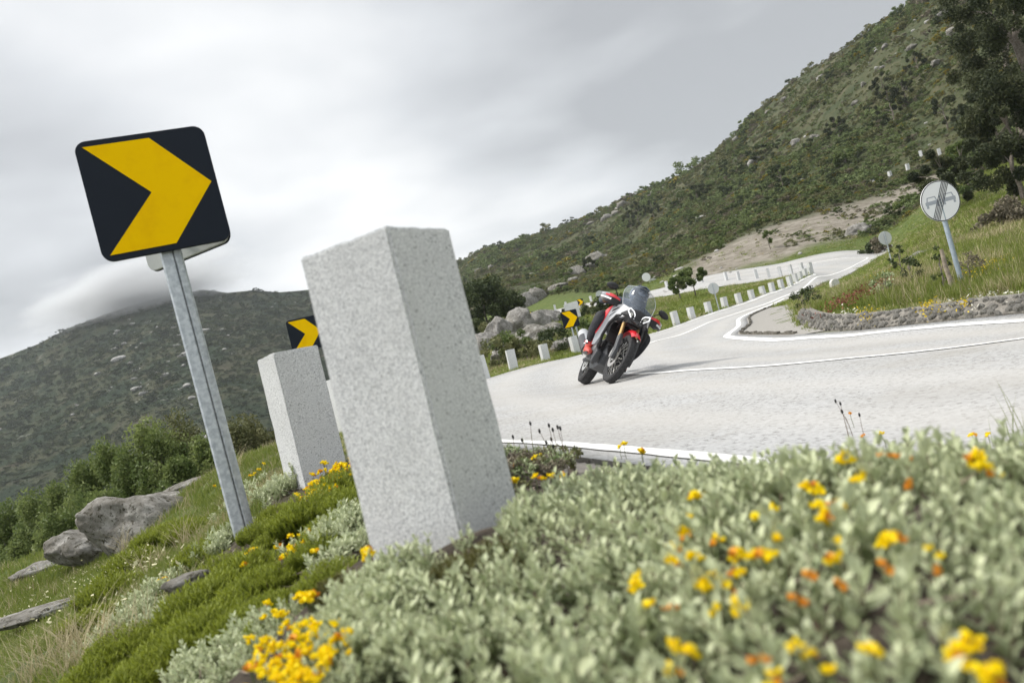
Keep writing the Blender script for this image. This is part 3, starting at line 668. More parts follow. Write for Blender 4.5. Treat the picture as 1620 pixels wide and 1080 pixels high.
# near sign: panel square to its pole, second panel behind it for the other direction
g = P(388, 848, 4.04); top = P(258, 402, 4.04)
sr_ = math.radians(20)
root = chevron_sign((g.x, g.y, g.z), sr_, .61, P(236, 309, 4.0).z - g.z, 2.05, 'large black and yellow chevron sign on galvanised pole, nearest the camera at left', True, tilt=math.radians(-1.2))
bp = plate('rear_panel', rrect(.61, .61, .052), .02, M_back, root); bp.location = (.074, .26, P(216, 437, 4.45).z + .305 - g.z); bp.rotation_euler = (0, 0, math.radians(-45))
for zz in (1.6, 1.95):
    b = MB(); b.box((.035, .14, zz), (.03, .26, .03), (0, 0, math.radians(-16))); b.build('bracket', M_galv, root)
pr = MB(); o_ = rrect(.613, .613, .053)
for k in range(len(o_)):
    a, c = o_[k], o_[(k + 1) % len(o_)]; pr.tube([(a[0], .022, a[1]), (c[0], .022, c[1])], .005, 5, caps=False)
pr.build('panel_edge', M_navy, bp)
def far_chevron(px, py, Y, w, label, rz, hgt=None, post_top=False):
    p = P(px, py, Y); gz = h1(p.x, p.y); r = chevron_sign((p.x, p.y, gz), rz, w, p.z - gz, p.z - gz + w * .45, label); return r
s2 = far_chevron(484, 528, 15.4, .64, 'half hidden chevron sign between the two near granite posts', math.radians(14))
s3 = far_chevron(901.5, 504.5, 30.3, .66, 'small chevron sign on the verge just left of the motorcycle', math.radians(16))
b = MB(); b.tube([(.27, .26, -.4), (.27, .26, 1.5)], .03, 8); b.build('rear_pole', M_galv, s3, smooth=True)
rp_ = plate('rear_panel', rrect(.62, .62, .05), .02, M_back, s3); rp_.location = (.25, .2, 1.62); rp_.rotation_euler = (0, 0, math.radians(-48)); rp_.location.z = s3.children[1].location.z if len(s3.children) > 1 else 1.6
for px, py, Y, lb in ((822, 501.5, 112, 'tiny chevron sign beside the round disc on the upper road at left'), (840, 498, 108, 'tiny chevron sign above the rock outcrop on the upper road'), (854.5, 494.5, 106, 'tiny chevron sign on the upper road, right of two others'), (918, 478, 99, 'tiny chevron sign on the upper road above the verge chevron')):
    far_chevron(px, py, Y, .8, lb, .2)
def disc(par, r, zc, y, th, m, name='sign_panel', x=0.0, n=44):
    b = MB(); b.prism([(x + math.cos(2 * math.pi * k / n) * r, y, zc + math.sin(2 * math.pi * k / n) * r) for k in range(n)], (0, th, 0)); return b.build(name, m, par, bevel=.002)
def ringp(par, r0, r1, zc, y, m, name, n=56):
    b = MB(); b.ring([(r0, y), (r1, y), (r1, y - .002), (r0, y - .002)], (0, 0, zc), 'y', n); return b.build(name, m, par)
# end of no overtaking
p = P(1488, 318, 12.0); g = P(1526, 455, 12.0); gz = h1(g.x, g.y)
es = empty('round_sign', (g.x, g.y, gz), 0.0, 'white round end of overtaking ban sign with two crossed out grey cars', 'road sign'); es.rotation_euler = (0, math.atan2(p.x - g.x, p.z - gz), math.radians(4))
L_ = math.hypot(p.x - g.x, p.z - gz); R_ = .312
b = MB(); b.tube([(0, .035, -.4), (0, .035, L_ + .1)], .036, 14); b.build('pole', mat('pole_paint', (.32, .39, .46), .5, metal=.3, noise=(25, 5), col2=(.44, .51, .57)), es, smooth=True)
sp_ = disc(es, R_, L_, 0, .012, M_white); ringp(sp_, R_ - .016, R_ - .004, L_, -.0008, M_black, 'rim')
def flat(par, polys, m, name, y=-.0008, th=-.001):
    b = MB()
    for q in polys: b.prism([(x, y, z) for x, z in q], (0, th, 0))
    return b.build(name, m, par)
def bar(x0, z0, x1, z1, w):
    d = Vector((x1 - x0, z1 - z0)).normalized(); n_ = Vector((-d.y, d.x)) * w / 2
    return [(x0 - n_.x, z0 - n_.y), (x1 - n_.x, z1 - n_.y), (x1 + n_.x, z1 + n_.y), (x0 + n_.x, z0 + n_.y)]
def carp(cx, cz, s):
    f = lambda L: [(cx + x * s, cz + z * s) for x, z in L]
    return [f([(-.5, -.1), (.5, -.1), (.5, .12), (.40, .16), (-.40, .16), (-.5, .12)]), f([(-.46, -.3), (-.30, -.3), (-.30, -.1), (-.46, -.1)]), f([(.30, -.3), (.46, -.3), (.46, -.1), (.30, -.1)]),
            f([(-.40, .16), (-.32, .16), (-.25, .40), (-.31, .46)]), f([(.32, .16), (.40, .16), (.31, .46), (.25, .40)]), f([(-.31, .46), (-.25, .39), (.25, .39), (.31, .46)])]
flat(sp_, [[(x, z + L_) for x, z in q] for q in carp(-.135, -.005, .215)], M_grey, 'car_symbol'); flat(sp_, [[(x, z + L_) for x, z in q] for q in carp(.135, -.005, .215)], M_grey, 'car_symbol')
for k in range(5):
    o = (k - 2) * .024; d = Vector((.47, .883)).normalized(); n_ = Vector((d.y, -d.x)) * o; e = math.sqrt((R_ - .02) ** 2 - o * o)
    flat(sp_, [[(x, z + L_) for x, z in bar(n_.x - d.x * e, n_.y - d.y * e, n_.x + d.x * e, n_.y + d.y * e, .011)]], M_black, 'stripe', y=-.0025)
def back_sign(px, py, Y, r, bx, by, label, rz=.1, double=False):
    p = P(px, py, Y); g = P(bx, by, Y); gz = h1(g.x, g.y); L = math.hypot(p.x - g.x, p.z - gz)
    root = empty('round_sign', (g.x, g.y, gz), 0, label, 'road sign', 'round signs seen from behind'); root.rotation_euler = (0, math.atan2(p.x - g.x, p.z - gz), rz)
    b = MB(); b.tube([(0, -.03, -.4), (0, -.03, L + r * .9)], .03, 10); b.build('pole', M_galv, root, smooth=True)
    disc(root, r, L, 0, .015, mat('pale_sign_back', (.60, .62, .62), .5))
    if double: disc(root, r, L - 2.1 * r, 0, .015, M_white, 'lower_panel')
back_sign(1128.5, 456, 40.2, .29, 1137, 488.5, 'round sign seen from behind among the granite posts, left of the bend')
back_sign(1400.5, 376.5, 37, .32, 1409.5, 412, 'round sign seen from behind on the grass at the far road bend')
back_sign(1034, 447, 100, .55, 1038, 470, 'double round sign seen from behind above the windscreen', double=True)
back_sign(949, 466, 105, .55, 951, 487, 'double round sign seen from behind left of the handlebar mirror', double=True)
back_sign(815, 504, 112, .5, 817, 518, 'white disc sign beside the tiny chevrons on the upper road')
back_sign(829, 510, 110, .45, 830, 516, 'left one of two low white discs by the rock outcrop')
back_sign(835.5, 508.5, 109, .45, 836.5, 516, 'right one of two low white discs by the rock outcrop')
# milestone with a rounded head
p = P(1321, 452, 41); gz = h1(p.x, p.y)
ms = empty('milestone', (p.x, p.y, gz), math.radians(10), 'small white rounded kilometre stone at the right edge of the far road', 'milestone')
b = MB(); b.prism([(-.23, -.11, -.2), (.23, -.11, -.2), (.23, -.11, .3)] + [(.23 * math.cos(q), -.11, .3 + .2 * math.sin(q)) for q in np.linspace(.15, math.pi - .15, 9)] + [(-.23, -.11, .3)], (0, .22, 0)); b.build('stone', mat('white_stone', (.70, .69, .66), .8, noise=(7, 5), col2=(.5, .49, .45)), ms, bevel=.015)
# wooden stakes
M_wood = mat('weathered_wood', (.42, .36, .28), .9, noise=(12, 6), col2=(.20, .165, .13), bump=(40, .5, .01))
def stake(a, b_, Y, r, label):
    p, q = P(*a, Y), P(*b_, Y); gz = h1(p.x, p.y); d = q - p
    o = MB().tube([(0, 0, -.25), tuple(d * .3 + Vector((.008, 0, 0))), tuple(d * .65 - Vector((.006, 0, 0))), tuple(d)], [r, r, r * .92, r * .7], 9).build('wooden_stake', M_wood, None, smooth=True); o.location = (p.x, p.y, gz)
    tag(o, label, 'stake')
stake((1505, 452), (1486, 383), 11.6, .035, 'pale weathered wooden stake leaning left of the round sign pole')
stake((1330, 748), (1325, 735), 60, .05, 'x') if False else None

# ------------------------------------------------------------------ rocks
def rock_mat(name, c1, c2, c3):
    m = bpy.data.materials.new(name); m.use_nodes = True; nt = m.node_tree; N, L = nt.nodes, nt.links
    b = N['Principled BSDF']; b.inputs['Roughness'].default_value = .92; b.inputs['Specular IOR Level'].default_value = .2
    tc = N.new('ShaderNodeTexCoord')
    def noise(s, d, r, dist=0):
        n = N.new('ShaderNodeTexNoise'); n.inputs['Scale'].default_value = s; n.inputs['Detail'].default_value = d; n.inputs['Roughness'].default_value = r; n.inputs['Distortion'].default_value = dist; L.new(tc.outputs['Object'], n.inputs['Vector']); return n.outputs['Fac']
    r = N.new('ShaderNodeValToRGB'); el = r.color_ramp.elements; el[0].position, el[0].color = .33, (*c1, 1); el[1].position, el[1].color = .66, (*c3, 1); q = el.new(.5); q.color = (*c2, 1)
    L.new(noise(3.2, 10, .72, .4), r.inputs[0])
    r2 = N.new('ShaderNodeValToRGB'); e2_ = r2.color_ramp.elements; e2_[0].position, e2_[0].color = .53, (0, 0, 0, 1); e2_[1].position, e2_[1].color = .6, (1, 1, 1, 1); L.new(noise(16, 9, .78), r2.inputs[0])
    mx = N.new('ShaderNodeMix'); mx.data_type = 'RGBA'; L.new(r2.outputs[0], mx.inputs['Factor']); L.new(r.outputs[0], mx.inputs['A']); mx.inputs['B'].default_value = (c1[0] * .55, c1[1] * .55, c1[2] * .45, 1)
    L.new(mx.outputs['Result'], b.inputs['Base Color'])
    bp = N.new('ShaderNodeBump'); bp.inputs['Strength'].default_value = .8; bp.inputs['Distance'].default_value = .05; L.new(noise(6, 10, .7), bp.inputs['Height']); L.new(bp.outputs[0], b.inputs['Normal'])
    return m
M_rock = rock_mat('lichen_granite', (.085, .078, .062), (.20, .19, .17), (.40, .39, .365))
M_rockd = rock_mat('grey_granite', (.11, .105, .095), (.23, .22, .205), (.36, .35, .335))  # granite whose three greys lie closer together
def rock_mesh(seed, dims, cuts=6, sub=4, amp=.16):
    rg = random.Random(seed); bm = bmesh.new(); bmesh.ops.create_icosphere(bm, subdivisions=sub, radius=1)
    pl = [(Vector([rg.gauss(0, 1) for _ in range(3)]).normalized(), rg.uniform(.58, .9)) for _ in range(cuts)]
    for v in bm.verts:
        p = v.co.copy()
        for n_, d_ in pl:
            k = p.dot(n_) - d_
            if k > 0: p -= n_ * k * .9
        p += p.normalized() * (mnoise.fractal(p * 1.6 + Vector((seed * 7.3, 0, 0)), 1.0, 2.0, 4) * amp + mnoise.fractal(p * 6 + Vector((seed, 3, 0)), 1.0, 2.0, 3) * amp * .25)
        v.co = Vector((p.x * dims[0], p.y * dims[1], p.z * dims[2]))
    me = bpy.data.meshes.new('rock'); bm.to_mesh(me); bm.free(); me.polygons.foreach_set('use_smooth', np.ones(len(me.polygons), bool)); return me
def rock(px, py, Y, dims, label, seed, rz=0.0, m=None, sink=.3, name='boulder', group=None, cuts=6, sub=4, amp=.16, zfix=None, tilt=0.0):
    p = P(px, py, Y); me = rock_mesh(seed, dims, cuts, sub, amp); me.materials.append(m or M_rock); o = link(name, me)
    gz = h1(p.x, p.y) if zfix is None else p.z
    o.location = (p.x, p.y, gz + dims[2] * (1 - 2 * sink) * .5 if zfix is None else p.z); o.rotation_euler = (0, tilt, rz)
    return tag(o, label, 'rock', group)
# outcrop on the left bank
rock(222, 832, 8.6, (.66, .5, .36), 'large lichen covered grey rock on the left bank, main block of the outcrop', 3, math.radians(-8), zfix=1, cuts=7, sub=5, amp=.13, tilt=math.radians(16))
rock(135, 868, 9.3, (.42, .45, .25), 'brown grey slab of rock sloping down left of the big lichen rock', 8, .3, zfix=1, sub=5, tilt=math.radians(14))
rock(268, 796, 9.6, (.42, .4, .17), 'flat pale rock ledge behind the top of the big lichen rock', 14, .1, zfix=1, sub=4)
rock(62, 902, 10.2, (.33, .3, .12), 'low flat rock at the far left edge of the bank', 21, .1, zfix=1)
rock(330, 768, 11.5, (.75, .5, .16), 'long low rock ledge left of the chevron sign pole', 25, .1, zfix=1)
rock(75, 965, 6.6, (.55, .2, .06), 'long thin rock rib lying in the grass below the outcrop', 31, math.radians(18), zfix=1)
rock(296, 921, 3.0, (.105, .06, .035), 'small pale stone with brown moss below the sign pole', 35, math.radians(28), zfix=1)
rock(340, 905, 3.2, (.08, .05, .03), 'small flat white stone above the mossy stone', 36, .2, zfix=1)
# outcrop beyond the outer row of posts
oc = [(770,548,42,(.75,.7,.95),'dark grey rock at the left end of the outcrop behind the posts'),(788,530,44,(.9,.8,1.0),'tall angular block of the outcrop, second from its left end'),(806,524,47,(1.0,.9,.9),'rounded grey rock in the middle of the outcrop'),(823,515,50,(1.2,.9,1.15),'highest rock of the outcrop below the tiny chevrons'),(845,513,56,(1.3,1,.9),'fractured rock at the outcrop right end under the tiny chevrons'),(863,507,60,(1.5,1,.9),'broken rock ledge at the right end of the outcrop'),
      (843,536,40,(1.35,1.0,.72),'pale dome shaped boulder in the grass behind the posts'),(871,527,46,(1.15,.8,.6),'grey low boulder right of the pale dome boulder'),(816,534,43,(.42,.4,.38),'small round boulder left of the pale dome boulder'),(795,549,37,(.33,.33,.38),'small upright rock above the first visible white post'),(893,551,33,(.75,.7,.42),'grey rock behind the post below the verge chevron'),(886,556,33.5,(.5,.5,.3),'low dark rock left of the post below the verge chevron'),(788,561,33,(.6,.4,.22),'flat pale rock behind the first visible white post')]
for q, (a, b_, Y, d, lb) in enumerate(oc): rock(a, b_, Y, d, lb, 40 + q, q * .7, M_rockd if q in (0, 1, 3, 4, 5, 10, 11) else M_rock, zfix=1, group='rocks of the outcrop beyond the posts')
hb = [(833,481,120,(2.6,2,3.0),'tall split boulder left half on the slope above the upper road'),(848,472,122,(3.0,2.3,2.4),'rounded boulder right half of the split pair above the upper road'),(883,455,170,(4.5,3,1.6),'long flat pale boulder on the slope right of the split pair'),(914,430,190,(3.4,3,2.8),'pale boulder above the motorcycle on the slope'),(929,421,200,(5,3,1.6),'slanted boulder right of the pale boulder above the motorcycle'),(945,407,215,(5.5,4,2.4),'broad grey boulder high above the motorcycle'),(842,432,330,(3.5,3,2.6),'small pale boulder far up the slope left of the motorcycle'),
      (757,452,420,(6,4,5),'white slab on the far left part of the slope'),(752,459,410,(3,3,3),'smaller white slab below the left slope slab'),(760,425,560,(9,5,5),'grey crag at the left end of the ridge'),(778,421,540,(8,5,5),'second grey crag near the left end of the ridge'),(906,441,185,(2,2,1.2),'small boulder left of the pale boulder above the motorcycle'),
      (1259,223,175,(2.0,1.6,1.3),'rounded white boulder on the right slope, left one of a pair'),(1287,216,176,(3.0,1.6,1.1),'long white boulder on the right slope, right one of a pair'),(1312,121,225,(1.6,1.4,1.5),'white boulder below the ridge on the right slope'),(1367,131,205,(1.5,1.2,1.1),'small white boulder mid slope on the right'),(1298,123,235,(1.8,1.4,1.8),'pale rock near the ridge left of another'),(1445,72,190,(2.2,1.4,1.1),'pale flat rock on the upper right slope'),(1481,99,170,(2.6,1.6,1.3),'white rock outcrop on the upper right slope beside the dark pines'),(1515,45,200,(4.0,2,2.2),'large white crag below the top right ridge'),(1498,23,220,(4,2.4,2.6),'white crag at the top right ridge'),(1530,20,215,(3.4,2,1.8),'white crag right of the ridge top crag'),(1550,8,225,(3,2,1.6),'pale crag at the very top beside the pines'),(1395,105,215,(1.6,1.2,1),'pale small rock on the upper slope'),(1401,72,245,(2.4,1.6,1.6),'pale rock just below the ridge line'),(1353,160,190,(1.5,1.2,.9),'small pale rock in the scrub of the right slope'),
      (1050,300,400,(5,4,4),'grey crag on the ridge above the grassy shoulder'),(975,335,450,(9,6,4),'grey crag on the middle of the ridge'),(960,342,430,(8,5,4),'pale rocks under the middle ridge crag'),(985,322,455,(7,5,5),'rocks at the ridge step'),(935,350,480,(7,5,3),'scattered pale rock left of the ridge step'),(1032,304,410,(5,4,3),'rock on the ridge right of the step'),(1165,218,360,(4,3,3),'rock on the ridge above the scrub slope'),(1215,176,340,(3.5,3,2.5),'dark rock on the ridge line right of the middle'),(1240,155,330,(3,3,2.5),'rock on the upper ridge line')]
for q, (a, b_, Y, d, lb) in enumerate(hb):
    p = on_ground(a, b_ + 4, 0, 60)
    if p is None: continue
    k = min(1.3, math.hypot(p.x, p.y) / math.hypot(*P(a, b_, Y).xy)) * (.5 if Y > 300 else .72); me = rock_mesh(80 + q, [x * k for x in d], 8, 3, .22); me.materials.append(M_rock if q % 4 else M_rockd)
    o = link('boulder', me); o.location = (p.x, p.y, p.z + d[2] * k * .25); o.rotation_euler = (0, 0, q * 1.1); tag(o, lb, 'rock', 'boulders on the hillside')
rock(1450, 395, 30, (.75, .6, .28), 'grey brown rock in the grass below the round sign', 130, .4, M_rockd)
rock(1357, 365, 85, (1.6, 1.2, .9), 'dark rock at the foot of the bare slope', 131, .2, M_rockd)

# ------------------------------------------------------------------ rubble kerb at the foot of the island bank
def rubble():
    root = empty('rubble_kerb', (0, 0, 0), 0, 'low sloping kerb wall of grey rubble stone at the foot of the grass bank', 'stone wall')
    t = np.gradient(toe, axis=0); t /= np.linalg.norm(t, axis=1)[:, None]; n_ = np.stack([t[:, 1], -t[:, 0]], 1)
    if n_[80] @ (np.array([9, 14]) - toe[80]) < 0: n_ = -n_
    b = MB(); secs = []
    for (x, y), nn in zip(toe, n_):
        z = h1(x, y); hgt = .17
        secs.append([Vector((x, y, z - .1)), Vector((x, y, z + .03)), Vector((x + nn[0] * .16, y + nn[1] * .16, z + hgt)), Vector((x + nn[0] * .34, y + nn[1] * .34, z + hgt + .02)), Vector((x + nn[0] * .34, y + nn[1] * .34, z - .1))])
    b.loft(secs); b.build('mortar_bed', mat('mortar', (.24, .225, .20), .95, noise=(14, 8), col2=(.13, .12, .105), bump=(30, .8, .02)), root)
    ms = rock_mat('rubble_stone', (.08, .076, .068), (.155, .15, .138), (.245, .235, .22)); ms_nodes = ms
    protos = [rock_mesh(200 + k, (.068, .036, .055), 6, 2, .16) for k in range(6)]
    for me in protos: me.materials.append(ms)
    rg = random.Random(3); seg = np.concatenate([[0], np.cumsum(np.hypot(*np.diff(toe, axis=0).T))]); cnt = 0; bigV, bigF = [], []
    def place(s, h, k):
        x, y = np.interp(s, seg, toe[:, 0]), np.interp(s, seg, toe[:, 1]); i = min(int(np.searchsorted(seg, s)), len(n_) - 1); nn = n_[i]; z = h1(x, y); d = .16 * (h - .03) / .14 + .022
        return Vector((x + nn[0] * d, y + nn[1] * d, z + h)), math.atan2(nn[1], nn[0]) - math.pi / 2
    s = 1.2
    while s < seg[-1] - .1:
        for h in (.035, .095, .155):
            loc, a = place(s + rg.uniform(-.03, .03), h + rg.uniform(-.015, .015), 0); sc = rg.uniform(.6, 1.35)
            near = loc.y < 12.4 and loc.y > 7.6 and cnt < 300
            M = Matrix.Translation(loc) @ Euler((rg.uniform(-.4, .4), rg.uniform(-.5, .5), a + rg.uniform(-.3, .3))).to_matrix().to_4x4() @ Matrix.Scale(sc, 4)
            me = protos[rg.randrange(6)]
            if near: o = link('stone', me, None, root); o.matrix_local = M; cnt += 1
            else:
                n0 = len(bigV); bigV += [tuple(M @ v.co) for v in me.vertices]; bigF += [tuple(q + n0 for q in f.vertices) for f in me.polygons]
        s += .11
    if bigV: tag(link('far_stones', np_mesh('far_stones', bigV, bigF, ms, True), None, root), kind='stuff')
rubble()
# ------------------------------------------------------------------ plants
def leaf_mat(name, c1, c2, rough=.6, trl=.25, spec=.3): return mat(name, c1, rough, spec=spec, tint='tint', col2=c2, translucent=trl)
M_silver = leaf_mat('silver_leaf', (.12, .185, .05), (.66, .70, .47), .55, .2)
M_heath = leaf_mat('heather_green', (.085, .125, .012), (.26, .30, .03), .6, .3)
M_petal = leaf_mat('yellow_petal', (.93, .68, .002), (.95, .82, .01), .55, .25)
M_bud = leaf_mat('orange_bud', (.62, .24, .03), (.85, .42, .03), .6, .2)
M_twig = mat('twig', (.10, .07, .05), .9, noise=(30, 3), col2=(.19, .14, .10))
M_dry = leaf_mat('dry_grass', (.36, .30, .17), (.52, .46, .30), .8, .25)
M_grass = leaf_mat('grass_blade', (.11, .165, .025), (.28, .31, .07), .6, .35)
M_birch = leaf_mat('birch_leaf', (.075, .115, .032), (.19, .235, .075), .6, .3)
M_pine = leaf_mat('pine_needle', (.024, .036, .016), (.082, .092, .038), .7, .12)
M_bush = leaf_mat('dark_bush', (.034, .052, .02), (.095, .12, .045), .7, .15)
M_olive = leaf_mat('olive_bush', (.115, .13, .05), (.24, .235, .11), .7, .15)
M_gorse = leaf_mat('gorse_bush', (.10, .11, .025), (.42, .32, .03), .7, .15)
M_brown = leaf_mat('brown_bush', (.13, .115, .08), (.25, .22, .16), .8, .1)
M_bark = mat('bark', (.12, .10, .08), .95, noise=(9, 6), col2=(.24, .21, .18), bump=(25, .6, .01))

def leaf_quads(cen, axis, nrm, ln, wd, fold=.25):
    """oval leaves of two folded quads each: arrays of base points, directions, face normals, lengths, widths"""
    n = len(cen); side = np.cross(axis, nrm); side /= np.linalg.norm(side, axis=1)[:, None] + 1e-9
    ln = np.asarray(ln)[:, None]; wd = np.asarray(wd)[:, None]
    b = cen; t = cen + axis * ln; m1 = cen + axis * ln * .5 - nrm * wd * fold * .3
    l = cen + axis * ln * .55 + side * wd * .5 + nrm * wd * fold; r = cen + axis * ln * .55 - side * wd * .5 + nrm * wd * fold
    l2 = cen + axis * ln * .22 + side * wd * .33 + nrm * wd * fold * .6; r2 = cen + axis * ln * .22 - side * wd * .33 + nrm * wd * fold * .6
    V = np.stack([b, l2, l, t, r, r2, m1], 1).reshape(-1, 3); o = np.arange(n)[:, None] * 7
    F = [np.concatenate([o, o + 6, o + 2, o + 1], 1), np.concatenate([o + 6, o + 3, o + 3, o + 2], 1)[:, [0, 1, 3]], np.concatenate([o, o + 5, o + 4, o + 6], 1), np.concatenate([o + 6, o + 4, o + 3], 1)]
    quads = np.vstack([F[0], F[2]]); tris = np.vstack([F[1], F[3]])
    return V, [tuple(q) for q in quads.tolist()] + [tuple(q) for q in tris.tolist()]
def unit(v): return v / (np.linalg.norm(v, axis=-1, keepdims=True) + 1e-9)
def quads_mesh(name, c, a, b, m, tint, smooth=False):
    """flat leaf faces: centre, two half axes"""
    V = np.stack([c - a - b * .3, c - a * .1 - b, c + a, c - a * .1 + b], 1).reshape(-1, 3); F = np.arange(len(c) * 4).reshape(-1, 4)
    return np_mesh(name, V, F, m, smooth, dict(tint=np.repeat(tint, 4)))

# ---- silvery sprigs: a few upright stems set with grey green leaves
def sprig_mesh(seed, stems=3, h=.075, ll=.017):
    rg = np.random.default_rng(seed); C, A, Nn, Ls, Ws, T = [], [], [], [], [], []; tw = MB()
    for s in range(stems):
        a0 = rg.uniform(0, 6.28); lean = rg.uniform(.1, .55); base = np.array([rg.normal(0, .008), rg.normal(0, .008), -.02]); hh = h * rg.uniform(.7, 1.15)
        tip = base + np.array([math.cos(a0) * lean * hh, math.sin(a0) * lean * hh, hh + .02]); tw.tube([tuple(base), tuple((base + tip) / 2 + np.array([0, 0, .004])), tuple(tip)], [.0014, .0011, .0007], 4, caps=False)
        n = 6; ax0 = unit(tip - base)
        for k in range(n):
            f = .35 + .65 * k / (n - 1); p = base + (tip - base) * f; q = k * 1.57 + rg.uniform(-.3, .3)
            for d in (0, math.pi):
                out = np.array([math.cos(q + d), math.sin(q + d), 0]); up = .7 + .9 * f * f; ax = unit(out + ax0 * up + rg.normal(0, .15, 3))
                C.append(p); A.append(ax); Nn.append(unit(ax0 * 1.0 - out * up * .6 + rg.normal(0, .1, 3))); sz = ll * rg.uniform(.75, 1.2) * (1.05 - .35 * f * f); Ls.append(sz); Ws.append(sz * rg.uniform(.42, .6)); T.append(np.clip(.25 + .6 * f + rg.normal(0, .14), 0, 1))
    C, A, Nn = np.array(C), np.array(A), np.array(Nn); Nn = unit(Nn - A * (Nn * A).sum(1)[:, None]); V, F = leaf_quads(C, A, Nn, Ls, Ws)
    nv = len(V); V2 = np.array([tuple(v) for v in tw.v]); F2 = [tuple(i + nv for i in f) for f in tw.f]
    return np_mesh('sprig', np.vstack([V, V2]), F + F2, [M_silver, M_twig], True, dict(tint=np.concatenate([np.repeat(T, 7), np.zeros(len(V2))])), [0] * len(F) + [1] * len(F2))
SPRIGS = [sprig_mesh(300 + k, 4 if k % 2 else 3, .064 + .010 * (k % 3), .021 + .004 * (k % 3)) for k in range(7)]
# flower heads: a few pea flowers, each of broad standard, wings and keel
def flower_mesh(seed, n, orange=.2):
    rg = np.random.default_rng(seed); C, A, B_, T, MI = [], [], [], [], []
    for k in range(n):
        q = k * 6.283 / max(n, 1) + rg.uniform(-.4, .4); c = np.array([math.cos(q), math.sin(q), 0]) * (.007 if n > 1 else 0) + np.array([0, 0, rg.uniform(-.002, .004)])
        out = unit(np.array([math.cos(q), math.sin(q), rg.uniform(.2, 1.0)])); s = rg.uniform(.0065, .0085); up = unit(np.array([0, 0, 1.0]) - out * out[2]); sd = np.cross(out, up); bud = rg.random() < orange
        for (ce, a, b) in ((c + up * s * .35, up * s * 1.05, sd * s * 1.1), (c + out * s * .6, out * s * .9, sd * s * .55 + up * s * .25), (c + out * s * .55, out * s * .85, -sd * s * .5 + up * s * .3), (c + out * s * .5 - up * s * .2, out * s * .8, up * s * .5), (c + up * s * .3 + sd * s * .3, up * s * .8 + sd * s * .4, out * s * .5)):
            C.append(ce); A.append(a); B_.append(b); T.append(np.clip(rg.normal(.5, .25), 0, 1)); MI.append(1 if bud else 0)
    C, A, B_ = map(np.array, (C, A, B_)); V = np.stack([C - A * .8 - B_ * .35, C - B_, C + A * .75 - B_ * .5, C + A * .85 + B_ * .45, C + B_, C - A * .8 + B_ * .35], 1).reshape(-1, 3)
    F = np.arange(len(C) * 6).reshape(-1, 6)
    return np_mesh('flower', V, F, [M_petal, M_bud], False, dict(tint=np.repeat(T, 6)), MI)
FL = [flower_mesh(400 + k, 3 + k % 3, .12) for k in range(4)] + [flower_mesh(410, 2, .9), flower_mesh(411, 1, 0)]
STEM = MB().tube([(0, 0, 0), (.006, .002, -.03), (0, .004, -.075)], .0011, 5, caps=False).mesh('stem', mat('flower_stem', (.09, .12, .04), .7))

ORD = 'first second third fourth fifth sixth seventh eighth ninth tenth eleventh twelfth thirteenth fourteenth fifteenth sixteenth seventeenth eighteenth nineteenth twentieth'.split()
TENS = {2: 'twenty', 3: 'thirty', 4: 'forty', 5: 'fifty'}
def nth(k):
    return ORD[k] if k < 20 else (TENS[(k + 1) // 10] + ('-' + ORD[(k + 1) % 10 - 1] if (k + 1) % 10 else '')).replace('y', 'ieth' if not (k + 1) % 10 else 'y')
def ranks(L): o = sorted(range(len(L)), key=lambda i: L[i]); r = [0] * len(L); [r.__setitem__(i, k) for k, i in enumerate(o)]; return r
